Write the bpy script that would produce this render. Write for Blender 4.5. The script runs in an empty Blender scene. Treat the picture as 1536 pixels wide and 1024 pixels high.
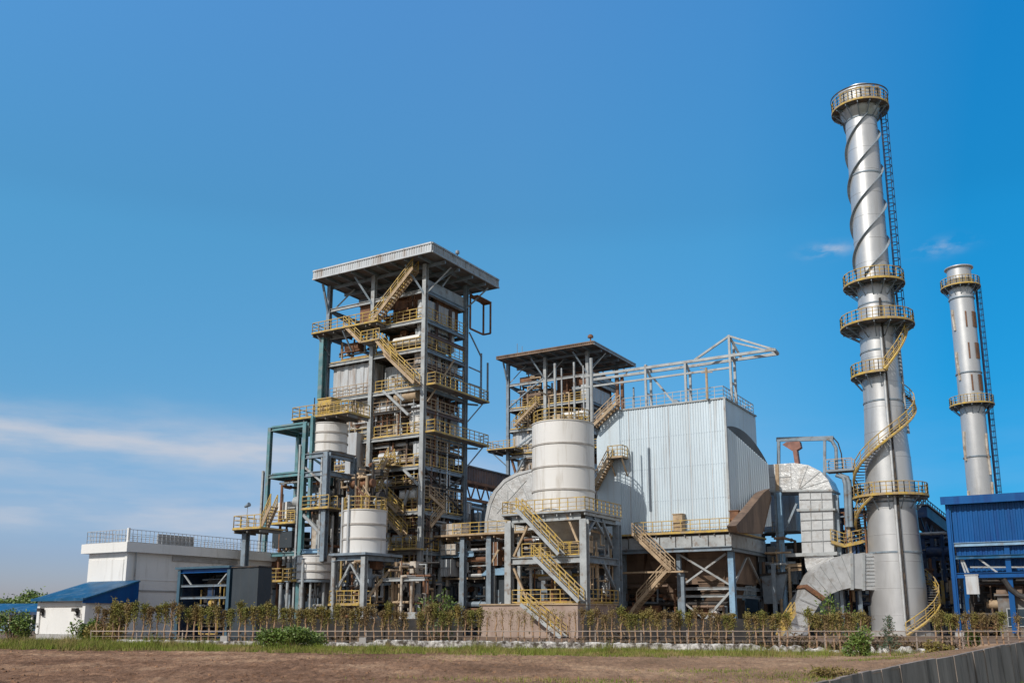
import bpy, math, random
import numpy as np
from mathutils import Vector, Matrix, noise
R = math.radians
rng = random.Random(7)
scn = bpy.context.scene
COL = scn.collection
TH = -31.0

# ------------------------------------------------------------------ camera geometry (used to measure the place)
CF, CU, CV, CP, CZ = 1420.0, 768.0, 640.0, R(11.3), 1.7
_c, _s = math.cos(CP), math.sin(CP)
def ray(u, v):
    a, b = u - CU, CV - v
    return Vector((a, CF*_c - b*_s, CF*_s + b*_c))
def at_depth(u, v, Y):
    d = ray(u, v); t = Y/d.y
    return Vector((d.x*t, Y, CZ + d.z*t))
class Frame:
    """a ground frame turned like the plant's building grid; finds local points on its walls"""
    def __init__(s, u, v, Y, th=TH):
        p = at_depth(u, v, Y); s.o = Vector((p.x, p.y, 0)); s.th = R(th)
        s.Ri = Matrix.Rotation(-s.th, 3, 'Z')
    def _l(s, u, v, ax, c):
        C = s.Ri @ (Vector((0, 0, CZ)) - s.o); d = s.Ri @ ray(u, v)
        return C + d*((c - C[ax])/d[ax])
    def front(s, u, v, y=0.0): return s._l(u, v, 1, y)
    def side(s, u, v, x=0.0): return s._l(u, v, 0, x)
    def level(s, u, v, z): return s._l(u, v, 2, z)

# ------------------------------------------------------------------ mesh builder
class MB:
    def __init__(s): s.v = []; s.f = []
    def add(s, vs, fs):
        n = len(s.v); s.v.extend([tuple(p) for p in vs]); s.f.extend([tuple(i+n for i in f) for f in fs])
    def bx(s, x0, x1, y0, y1, z0, z1):
        s.add([(x0,y0,z0),(x1,y0,z0),(x1,y1,z0),(x0,y1,z0),(x0,y0,z1),(x1,y0,z1),(x1,y1,z1),(x0,y1,z1)],
              [(3,2,1,0),(4,5,6,7),(0,1,5,4),(1,2,6,5),(2,3,7,6),(3,0,4,7)]); return s
    def basis(s, p, q, up=(0,0,1)):
        d = (Vector(q)-Vector(p)); L = d.length
        if L < 1e-6: d = Vector((0,0,1))
        d.normalize(); u = Vector(up)
        if abs(d.dot(u)) > .98: u = Vector((0,1,0))
        a = d.cross(u).normalized(); b = a.cross(d).normalized()
        return a, b
    def bar(s, p, q, w, h=None, up=(0,0,1), oa=0, ob=0):
        h = h or w; p = Vector(p); q = Vector(q); a, b = s.basis(p, q, up)
        vs = []
        for e in (p, q):
            for i, j in ((-1,-1),(1,-1),(1,1),(-1,1)): vs.append(e + a*(oa+i*w/2) + b*(ob+j*h/2))
        s.add(vs, [(3,2,1,0),(4,5,6,7),(0,1,5,4),(1,2,6,5),(2,3,7,6),(3,0,4,7)]); return s
    def ibeam(s, p, q, w, h, up=(0,0,1)):
        t = h*.13
        s.bar(p, q, w, t, up, 0, h/2-t/2); s.bar(p, q, w, t, up, 0, -h/2+t/2); s.bar(p, q, w*.16, h-2*t-.004, up); return s
    def path(s, pts, r, n=8, caps=True, r2=None):
        pts = [Vector(p) for p in pts]; m = len(pts); rings = []
        d0 = (pts[1]-pts[0]).normalized(); u = Vector((0,0,1)) if abs(d0.z) < .9 else Vector((1,0,0))
        a = d0.cross(u).normalized()
        for i, p in enumerate(pts):
            if i == 0: t = (pts[1]-p)
            elif i == m-1: t = (p-pts[i-1])
            else: t = (pts[i+1]-p).normalized() + (p-pts[i-1]).normalized()
            if t.length < 1e-6: t = d0
            t.normalize(); a = (a - t*a.dot(t))
            if a.length < 1e-4: a = t.orthogonal()
            a.normalize(); b = t.cross(a)
            rr = r if r2 is None else r + (r2-r)*i/(m-1)
            k = 1.0
            if 0 < i < m-1:
                cosv = max(.35, t.dot((pts[i+1]-p).normalized())); k = 1/math.sqrt(max(.35, cosv)) if cosv < .99 else 1
            rings.append([p + (a*math.cos(2*math.pi*j/n) + b*math.sin(2*math.pi*j/n))*rr*k for j in range(n)])
        vs = [x for r_ in rings for x in r_]; fs = []
        for i in range(m-1):
            for j in range(n): fs.append((i*n+j, i*n+(j+1)%n, (i+1)*n+(j+1)%n, (i+1)*n+j))
        if caps: fs.append(tuple(range(n))[::-1]); fs.append(tuple((m-1)*n+j for j in range(n)))
        s.add(vs, fs); return s
    def tube(s, p, q, r, n=8): return s.path([p, q], r, n)
    def lathe(s, prof, c=(0,0), n=48, a0=0, a1=2*math.pi):
        full = abs(a1-a0) >= 2*math.pi-1e-4; m = n if full else n+1; vs = []
        for r, z in prof:
            for j in range(m):
                a = a0+(a1-a0)*j/n; vs.append((c[0]+r*math.cos(a), c[1]+r*math.sin(a), z))
        fs = []
        for i in range(len(prof)-1):
            for j in range(n):
                k = (j+1) % m if full else j+1
                fs.append((i*m+j, i*m+k, (i+1)*m+k, (i+1)*m+j))
        s.add(vs, fs); return s
    def prism(s, poly, y0, y1):
        """outline in (x, z) extruded along y"""
        n = len(poly); vs = [(p[0], y0, p[1]) for p in poly] + [(p[0], y1, p[1]) for p in poly]
        s.add(vs, [tuple(range(n)), tuple(range(2*n-1, n-1, -1))] + [(i, i+n, (i+1)%n+n, (i+1)%n) for i in range(n)]); return s
    def prism_x(s, poly, x0, x1):
        n = len(poly); vs = [(x0, p[0], p[1]) for p in poly] + [(x1, p[0], p[1]) for p in poly]
        s.add(vs, [tuple(range(n)), tuple(range(2*n-1, n-1, -1))] + [(i, i+n, (i+1)%n+n, (i+1)%n) for i in range(n)]); return s
    def corr(s, a, b, z0, z1, pitch=.35, dep=.055, z1b=None, z0b=None):
        """profiled metal sheet standing from a to b (outside is to the right of a->b)"""
        a = Vector(a[:2]); b = Vector(b[:2]); d = b-a; L = d.length; d.normalize(); nn = Vector((d.y, -d.x))
        k = max(1, round(L/pitch)); pt = L/k; st = []
        for i in range(k):
            for t, o in ((0,0),(.42,0),(.5,1),(.92,1)): st.append(((i+t)*pt, o*dep))
        st.append((L, 0)); vs = []; z1b = z1 if z1b is None else z1b; z0b = z0 if z0b is None else z0b
        for t, o in st:
            p = a + d*t + nn*o; e = t/L; vs.append((p.x, p.y, z0+(z0b-z0)*e)); vs.append((p.x, p.y, z1+(z1b-z1)*e))
        s.add(vs, [(2*i, 2*i+2, 2*i+3, 2*i+1) for i in range(len(st)-1)]); return s
    def corrbox(s, x0, x1, y0, y1, z0, z1, pitch=.35, dep=.055):
        s.corr((x0,y0),(x1,y0),z0,z1,pitch,dep); s.corr((x1,y0),(x1,y1),z0,z1,pitch,dep)
        s.corr((x1,y1),(x0,y1),z0,z1,pitch,dep); s.corr((x0,y1),(x0,y0),z0,z1,pitch,dep)
        s.add([(x0,y0,z1),(x1,y0,z1),(x1,y1,z1),(x0,y1,z1),(x0,y0,z0),(x1,y0,z0),(x1,y1,z0),(x0,y1,z0)], [(0,1,2,3),(7,6,5,4)]); return s
    def mesh(s, name, smooth=False):
        me = bpy.data.meshes.new(name); me.from_pydata(s.v, [], s.f); me.update()
        if smooth:
            me.polygons.foreach_set('use_smooth', [True]*len(me.polygons)); me.set_sharp_from_angle(angle=R(38))
        return me
    def build(s, name, mat, parent=None, smooth=False, loc=None, rz=None, label=None):
        me = s.mesh(name, smooth); me.materials.append(mat)
        o = bpy.data.objects.new(name, me); COL.objects.link(o)
        if parent is not None: o.parent = parent
        if loc is not None: o.location = loc
        if rz is not None: o.rotation_euler = (0, 0, rz)
        if label: o['label'] = label
        return o
def tag(o, label=None, cat=None, group=None, kind=None):
    if label: o['label'] = label
    if cat: o['category'] = cat
    if group: o['group'] = group
    if kind: o['kind'] = kind
    return o
def thing(name, label, cat, loc=(0,0,0), rz=0.0, group=None):
    o = bpy.data.objects.new(name, None); COL.objects.link(o); o.empty_display_size = .5
    o.location = loc; o.rotation_euler = (0, 0, rz); return tag(o, label, cat, group)
def jit(): return rng.uniform(-.006, .006)

# ------------------------------------------------------------------ materials
def mat(name, col, rough=.6, metal=0.0, var=.15, scale=.6, stretch=1.0, stain=None, samt=.45, sscale=.5, sstretch=1.0,
        bump=0.0, bscale=8.0, bdist=.05, coord='pos', crinkle=False, spec=None):
    m = bpy.data.materials.new(name); m.use_nodes = True; nt = m.node_tree; N = nt.nodes; Lk = nt.links
    b = N['Principled BSDF']; b.inputs['Roughness'].default_value = rough; b.inputs['Metallic'].default_value = metal
    if spec is not None: b.inputs['Specular IOR Level'].default_value = spec
    if coord == 'pos': src = N.new('ShaderNodeNewGeometry').outputs['Position']
    else: src = N.new('ShaderNodeTexCoord').outputs['Object']
    def nz(sc, st, det=6, rough_=.6):
        mp = N.new('ShaderNodeMapping'); mp.inputs['Scale'].default_value = (sc, sc, sc*st); Lk.new(src, mp.inputs['Vector'])
        n = N.new('ShaderNodeTexNoise'); n.inputs['Scale'].default_value = 1; n.inputs['Detail'].default_value = det
        n.inputs['Roughness'].default_value = rough_; Lk.new(mp.outputs[0], n.inputs['Vector']); return n.outputs['Fac']
    def ramp(f, p0, p1, c0, c1):
        r = N.new('ShaderNodeValToRGB'); e = r.color_ramp.elements; e[0].position = p0; e[1].position = p1
        e[0].color = (*c0, 1); e[1].color = (*c1, 1); Lk.new(f, r.inputs['Fac']); return r.outputs['Color']
    lo = tuple(c*(1-var) for c in col); hi = tuple(min(1, c*(1+var)) for c in col)
    c = ramp(nz(scale, stretch), .3, .7, lo, hi)
    if stain:
        f = ramp(nz(sscale, sstretch, 8, .65), .62-samt*.35, .80-samt*.35, (0,0,0), (1,1,1))
        mx = N.new('ShaderNodeMixRGB'); Lk.new(f, mx.inputs['Fac']); Lk.new(c, mx.inputs['Color1']); mx.inputs['Color2'].default_value = (*stain, 1)
        c = mx.outputs['Color']
    Lk.new(c, b.inputs['Base Color'])
    rr = N.new('ShaderNodeMapRange'); rr.inputs['To Min'].default_value = max(.05, rough-.12); rr.inputs['To Max'].default_value = min(1, rough+.12)
    Lk.new(nz(scale*3, 1, 3), rr.inputs['Value']); Lk.new(rr.outputs[0], b.inputs['Roughness'])
    if bump:
        bp = N.new('ShaderNodeBump'); bp.inputs['Strength'].default_value = bump; bp.inputs['Distance'].default_value = bdist
        if crinkle:
            mp = N.new('ShaderNodeMapping'); mp.inputs['Scale'].default_value = (bscale,)*3; Lk.new(src, mp.inputs['Vector'])
            vo = N.new('ShaderNodeTexVoronoi'); vo.inputs['Scale'].default_value = 1; Lk.new(mp.outputs[0], vo.inputs['Vector'])
            ad = N.new('ShaderNodeMath'); ad.operation = 'ADD'; Lk.new(vo.outputs['Distance'], ad.inputs[0]); Lk.new(nz(bscale*2.1, 1, 5), ad.inputs[1]); Lk.new(ad.outputs[0], bp.inputs['Height'])
        else: Lk.new(nz(bscale, 1, 8, .7), bp.inputs['Height'])
        Lk.new(bp.outputs[0], b.inputs['Normal'])
    return m
RUST = (.16, .065, .03)
M = dict(
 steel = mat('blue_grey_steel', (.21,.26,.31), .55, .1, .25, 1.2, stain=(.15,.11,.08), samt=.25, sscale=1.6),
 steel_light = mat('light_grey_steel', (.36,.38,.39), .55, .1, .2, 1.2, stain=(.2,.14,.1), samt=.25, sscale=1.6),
 steel_blue = mat('pale_blue_steel', (.22,.36,.50), .55, .1, .2, 1.2, stain=(.2,.16,.13), samt=.2, sscale=1.6),
 teal = mat('teal_steel', (.11,.245,.27), .5, .1, .35, .8, stain=(.22,.25,.25), samt=.4, sscale=1.1),
 navy = mat('navy_steel', (.02,.05,.12), .5, .2, .4, 1.0, stain=(.09,.10,.13), samt=.3, sscale=1.4),
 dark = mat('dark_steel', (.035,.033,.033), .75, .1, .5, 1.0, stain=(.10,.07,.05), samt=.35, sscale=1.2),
 yellow = mat('yellow_paint', (.53,.36,.08), .6, 0, .3, 2.0, stain=(.36,.27,.17), samt=.55, sscale=2.2, spec=.3),
 deck = mat('grey_decking', (.17,.165,.16), .75, .2, .35, 1.0, stain=(.17,.10,.06), samt=.35, sscale=.9),
 tank = mat('white_tank_paint', (.70,.685,.665), .5, 0, .06, .4, .25, stain=(.50,.46,.41), samt=.24, sscale=1.6, sstretch=.12),
 band = mat('tank_band', (.42,.39,.36), .55, .1, .2, 1.5),
 wall = mat('pale_blue_cladding', (.56,.645,.71), .42, .15, .08, .35, .15, stain=(.44,.46,.47), samt=.22, sscale=1.3, sstretch=.06),
 panel = mat('grey_white_cladding', (.50,.52,.54), .45, .15, .15, .5, .3, stain=(.33,.27,.23), samt=.35, sscale=1.1, sstretch=.15),
 cream = mat('cream_insulation', (.50,.45,.39), .65, .1, .25, .9, stain=(.27,.19,.13), samt=.45, sscale=1.0, bump=.5, bscale=2.5, crinkle=True),
 silver = mat('crinkled_foil_cladding', (.66,.66,.66), .34, .5, .14, 1.6, stain=(.46,.43,.40), samt=.35, sscale=1.3, bump=.4, bscale=1.9, bdist=.14),
 silver_smooth = mat('aluminium_cladding', (.54,.55,.56), .42, .4, .12, 1.0, stain=(.40,.38,.36), samt=.3, sscale=1.2, bump=.15, bscale=3),
 stack = mat('silver_stack_paint', (.55,.55,.555), .42, .55, .08, .35, .3, stain=(.42,.41,.40), samt=.35, sscale=.7, sstretch=.1),
 rust = mat('rusty_steel', (.17,.085,.05), .8, .1, .4, 1.3, stain=(.28,.13,.06), samt=.4, sscale=1.5),
 brown = mat('brown_hopper_steel', (.20,.135,.095), .75, .1, .3, .6, .4, stain=(.11,.075,.055), samt=.45, sscale=.7, sstretch=.3),
 tan = mat('tan_steel', (.42,.31,.20), .65, .1, .25, 1.2, stain=(.26,.17,.1), samt=.35, sscale=1.5),
 blue = mat('blue_cladding', (.005,.085,.28), .4, .1, .12, .4, .3, stain=(.008,.05,.20), samt=.35, sscale=.8, sstretch=.1, spec=.3),
 blue_roof = mat('blue_roof_sheet', (.008,.085,.19), .5, .05, .3, .6, stain=(.10,.18,.27), samt=.33, sscale=.9, sstretch=1, spec=.3),
 white = mat('white_render', (.74,.73,.71), .7, 0, .05, .5, .4, stain=(.55,.53,.50), samt=.2, sscale=1.2, sstretch=.15, bump=.1, bscale=6),
 concrete = mat('grey_concrete', (.38,.37,.36), .8, 0, .15, .8, stain=(.25,.24,.22), samt=.3, sscale=1.4, bump=.2, bscale=8),
 pink = mat('pinkish_rendered_wall', (.36,.275,.23), .85, 0, .12, .7, stain=(.26,.18,.145), samt=.35, sscale=.8, sstretch=.4, bump=.25, bscale=6),
 dark_red = mat('brown_red_sheet', (.12,.085,.08), .7, .1, .3, .8, stain=(.20,.12,.09), samt=.4, sscale=1),
 hood = mat('grey_hood_sheet', (.10,.115,.13), .6, .1, .15, .6),
 slate_blue = mat('slate_blue_steel', (.05,.105,.15), .55, .1, .25, 1.0),
 slate = mat('dark_slate_sheet', (.035,.045,.055), .6, .1, .15, .5),
 glass = mat('dark_glazing', (.03,.05,.07), .12, 0, .2, 1),
 red = mat('faded_red_paint', (.24,.115,.09), .6, .1, .3, 2),
 bark = mat('pale_brown_bark', (.36,.235,.15), .9, 0, .3, 4, coord='obj', spec=.1),
 leaf = mat('olive_leaf', (.215,.185,.055), .6, 0, .4, 3.0, stain=(.21,.145,.06), samt=.5, sscale=1.1, spec=.15),
 leaf_mid = mat('mid_green_leaf', (.17,.17,.045), .6, 0, .4, 3.0, stain=(.22,.16,.045), samt=.45, sscale=1.1, spec=.15),
 leaf_brown = mat('brown_leaf', (.215,.16,.07), .6, 0, .4, 3.0, stain=(.14,.085,.04), samt=.45, sscale=1.1, spec=.15),
 leaf_green = mat('green_leaf', (.115,.175,.030), .55, 0, .45, 2.0, stain=(.12,.16,.03), samt=.35, sscale=1.5),
 needle = mat('dark_needle', (.06,.10,.055), .6, 0, .4, 3.0),
 grass = mat('grass_blade', (.15,.19,.030), .7, 0, .45, .8, stain=(.30,.225,.10), samt=.48, sscale=.55, spec=.1),
 twig = mat('dry_twig', (.15,.10,.055), .9, 0, .5, 2, stain=(.07,.065,.03), samt=.4, sscale=1),
 plinth = mat('whitewashed_rubble', (.60,.58,.55), .9, 0, .25, 3, stain=(.10,.085,.07), samt=.62, sscale=3.2, spec=.1, bump=.8, bscale=5, bdist=.12),
 slabwall = mat('weathered_concrete_slab', (.30,.25,.22), .9, 0, .2, 1.2, .3, stain=(.16,.135,.12), samt=.4, sscale=1.5, sstretch=.2, bump=.3, bscale=6, spec=.1),
 wire = mat('dull_wire', (.40,.33,.28), .6, .3, .2, 2),
)

# ------------------------------------------------------------------ steelwork parts
def column(P, x, y, z0, z1, m='steel', w=.46, name='column'):
    return MB().ibeam((x,y,z0),(x,y,z1), w, w, (0,1,0)).build(name, M[m], P)
def beam(P, p, q, m='steel', w=.22, h=.36, name='beam'):
    e = jit(); return MB().ibeam(Vector(p)+Vector((e,e,e)), Vector(q)+Vector((e,e,e)), w, h+jit()).build(name, M[m], P)
def brace(P, p, q, m='steel', w=.17, name='brace'):
    return MB().bar(p, q, w, w*.9).build(name, M[m], P)
def rail_mesh(pts, h=1.1, step=.85, w=.062, toe=.1, mb=None):
    mb = mb or MB()
    for a, b in zip(pts[:-1], pts[1:]):
        a = Vector(a); b = Vector(b); L = (b-a).length; n = max(1, round(L/step)); up = Vector((0,0,1))
        for i in range(n+1):
            p = a.lerp(b, i/n); mb.bar(p, p+up*h, w, w)
        mb.bar(a+up*h, b+up*h, w*1.15, w*1.15); mb.bar(a+up*h*.66, b+up*h*.66, w*.75, w*.75); mb.bar(a+up*h*.33, b+up*h*.33, w*.75, w*.75)
        if toe: mb.bar(a+up*toe*.55, b+up*toe*.55, .03, toe)
    return mb
def railing(P, pts, m='yellow', name='railing', **k): return rail_mesh(pts, **k).build(name, M[m], P)
def floor(P, x0, x1, y0, y1, z, m='deck', t=.14, edge='yellow', joists=True, name='platform'):
    mb = MB().bx(x0, x1, y0, y1, z-t+jit(), z+jit())
    if joists:
        n = max(2, int((x1-x0)/1.3))
        for i in range(n+1):
            x = x0+.12+(x1-x0-.24)*i/n; mb.bar((x,y0+.1,z-t-.13),(x,y1-.1,z-t-.13),.1,.24)
    o = mb.build(name, M[m], P)
    if edge:
        e = MB(); e.bar((x0,y0-.03,z-.02),(x1,y0-.03,z-.02),.05,.16); e.bar((x1+.03,y0,z-.025),(x1+.03,y1,z-.025),.05,.15)
        e.bar((x0-.03,y0,z-.03),(x0-.03,y1,z-.03),.05,.14); e.build('edge_strip', M[edge], o)
    return o
def stair(P, p, q, width=.95, side=(0,1,0), m='yellow', sm='steel_light', rails=True, h=1.0, ww=.3):
    p = Vector(p); q = Vector(q); sd = Vector(side).normalized()*width
    if p.z < q.z: p, q = q, p
    mb = MB(); mb.bar(p, q, .09, ww); mb.bar(p+sd, q+sd, .09, ww)
    n = max(3, int(abs(p.z-q.z)/.24))
    for i in range(n):
        c = p.lerp(q, (i+.5)/n); hd = (q-p); hd.z = 0; hd.normalize()
        mb.bar(c+sd*.03, c+sd*.97, .26, .05)
    o = mb.build('staircase', M[sm], P)
    if rails:
        r = MB(); up = Vector((0,0,1))
        for off in (Vector((0,0,0)), sd):
            a, b = p+off, q+off; r.bar(a+up*h, b+up*h, .075, .075); r.bar(a+up*h*.66, b+up*h*.66, .05, .05); r.bar(a+up*h*.36, b+up*h*.36, .05, .05)
            r.bar(a+up*.12, b+up*.12, .05, .12)
            k = max(2, round((b-a).length/1.2))
            for i in range(k+1):
                c = a.lerp(b, i/k); r.bar(c, c+up*h, .07, .07)
        r.build('handrail', M[m], o)
    return o
def ladder_mesh(p, q, w=.5, out=(0,-1,0), cage=True, bw=.06, step=.3):
    mb = MB(); p = Vector(p); q = Vector(q); ax = (q-p).normalized(); o = Vector(out).normalized(); sd = ax.cross(o).normalized()*w/2
    mb.bar(p+sd, q+sd, bw, bw); mb.bar(p-sd, q-sd, bw, bw)
    n = int((q-p).length/step)
    for i in range(n+1):
        c = p.lerp(q, i/n); mb.bar(c+sd, c-sd, .045, .045)
    if cage:
        m_ = max(1, int((q-p).length/.8)); hs = [R(a) for a in (0,45,90,135,180)]
        for i in range(m_+1):
            c = p.lerp(q, i/m_); pp = [c + sd*1.35*math.cos(a) + o*.62*math.sin(a) for a in hs]
            for a, b in zip(pp[:-1], pp[1:]): mb.bar(a, b, .05, .07)
        for a in hs[1:4]:
            d = sd*1.35*math.cos(a) + o*.62*math.sin(a); mb.bar(p+d, q+d, .045, .045)
    return mb
def clutter(P, x0, x1, y0, y1, z0, z1, n, mats=('silver_smooth','steel_light','cream','rust','dark','panel','tan','rust','brown','cream'), rmax=.2, kinds=(.70,.82,.95)):
    """process pipework, ducts, valves and cabinets inside a volume"""
    for i in range(n):
        t = rng.random(); mm = M[rng.choice(mats)]
        p = Vector((rng.uniform(x0,x1), rng.uniform(y0,y1), rng.uniform(z0,z1)))
        if t < kinds[0]:
            r = rng.uniform(.05, rmax); pts = [p.copy()]; axes = [0,1,2]; last = -1
            for k in range(rng.choice((2,3,3,4))):
                ax = rng.choice([a for a in ((2,2,0,1) if k % 2 == 0 else (0,0,1,2)) if a != last]); last = ax
                lo, hi = ((x0,x1),(y0,y1),(z0,z1))[ax]; tgt = rng.uniform(lo, hi)
                if abs(tgt-pts[-1][ax]) < 3*r: tgt = hi if pts[-1][ax] < (lo+hi)/2 else lo
                if abs(tgt-pts[-1][ax]) < 3*r: continue
                c = pts[-1].copy(); c[ax] = tgt; pts.append(c)
            if len(pts) < 2: continue
            mb = MB().path(pts, r, 8)
            for a, b in zip(pts[:-1], pts[1:]):
                if (b-a).length > 1.5:
                    c = a.lerp(b, rng.uniform(.3,.7)); dd = (b-a).normalized()*.05; mb.tube(c-dd, c+dd, r*1.5, 8)
            mb.build('pipe', mm, P, smooth=True)
        elif t < kinds[1]:
            w = rng.uniform(.4, 1.3); h = rng.uniform(.5, 1.6); d = rng.uniform(.4, 1.0)
            xa = min(max(p.x, x0), max(x0, x1-w)); za = min(p.z, max(z0, z1-h))
            mb = MB().bx(xa, min(xa+w, x1), p.y, min(p.y+d, y1+.1), za, za+h)
            mb.bx(xa-.06, min(xa+w, x1)+.06, p.y-.06, min(p.y+d, y1+.1)+.06, za+h*.45, za+h*.45+.09); mb.build('duct', mm, P)
        elif t < kinds[2]:
            w = rng.uniform(.25,.6); mb = MB().bx(p.x-w/2, p.x+w/2, p.y, p.y+w*.6, p.z, p.z+w*1.3)
            mb.tube((p.x, p.y-.18, p.z+w*.6),(p.x, p.y, p.z+w*.6), .06, 8); mb.tube((p.x, p.y-.22, p.z+w*.6),(p.x, p.y-.17, p.z+w*.6), w*.45, 12)
            mb.build('valve', mm, P)
        else:
            L = rng.uniform(1.2, 3.0); r = rng.uniform(.3,.6)
            if x1-x0 > L+.4:
                xa = rng.uniform(x0, x1-L); mb = MB(); c = Vector((xa, p.y, p.z)); e = Vector((xa+L, p.y, p.z))
                mb.path([c+Vector((.0,0,0)), c+Vector((.15,0,0)), e-Vector((.15,0,0)), e], r, 16); mb.tube(c+Vector((L*.5,0,r*.8)), c+Vector((L*.5,0,r+.35)), .1, 8)
                mb.build('vessel', mm, P, smooth=True)

def tank(name, label, loc, rz, r, h, z0, bands=3, mm='tank', roof='cone', group=None, head=.25, cat='tank'):
    t = thing(name, label, cat, (loc[0], loc[1], z0), rz, group)
    MB().lathe([(0,.02),(r*.98,.02),(r,.04),(r,h-.05),(r-.04,h)], n=56).build('shell', M[mm], t, smooth=True)
    if roof == 'cone': MB().lathe([(r+.05,h-.06),(r+.06,h+.02),(r*.3,h+head),(0,h+head+.04)], n=56).build('lid', M[mm], t, smooth=True)
    for i in range(bands):
        z = h*(i+1)/(bands+1); MB().lathe([(r,z-.09),(r+.07,z-.07),(r+.07,z+.07),(r,z+.09)], n=56).build('band', M['band'], t)
    return t

# ------------------------------------------------------------------ boiler towers
def roof_of(P, x0, x1, y0, y1, z, band=.95, light='steel_light', slope=0.0):
    mb = MB(); mb.add([(x0,y0,z),(x1,y0,z),(x1,y1,z-slope),(x0,y1,z-slope),(x0,y0,z-.1),(x1,y0,z-.1),(x1,y1,z-slope-.1),(x0,y1,z-slope-.1)],
        [(0,1,2,3),(7,6,5,4),(0,4,5,1),(1,5,6,2),(2,6,7,3),(3,7,4,0)])
    rf = mb.build('roof', M['steel_light'], P)
    f = MB().corr((x0,y0-.02),(x1,y0-.02), z-band+.1, z-.16, .3, .05); f.bar((x0,y0-.06,z-.07),(x1,y0-.06,z-.07),.14,.16); f.bar((x0,y0-.06,z-band),(x1,y0-.06,z-band),.16,.17)
    f.build('fascia', M[light], rf)
    f = MB().corr((x1+.02,y0),(x1+.02,y1), z-band+.1, z-.16, .3, .05, z1b=z-.16-slope, z0b=z-band+.1-slope)
    f.bar((x1+.06,y0,z-.07),(x1+.06,y1,z-.07-slope),.14,.16); f.bar((x1+.06,y0,z-band),(x1+.06,y1,z-band-slope),.16,.17); f.build('fascia', M['steel_light'], rf)
    f = MB().bx(x0-.08,x0-.02,y0,y1,z-band-.02,z-.12).bx(x0,x1,y1+.02,y1+.08,z-band-slope-.02,z-.12-slope); f.build('fascia', M['steel'], rf)
    s = MB().bx(x0+.02,x1-.02,y0+.02,y1-.02,z-band+.1,z-band+.16); s.build('soffit', M['deck'], rf)
    p = MB(); n = int((x1-x0)/1.6)
    for i in range(1, n): p.bar((x0+(x1-x0)*i/n,y0+.1,z-band-.06),(x0+(x1-x0)*i/n,y1-.1,z-band-.06),.12,.3)
    for i in range(1, 5): p.bar((x0+.1,y0+(y1-y0)*i/5,z-band-.28),(x1-.1,y0+(y1-y0)*i/5,z-band-.28),.2,.3)
    p.build('purlin', M['steel'], rf)
    return rf

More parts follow.
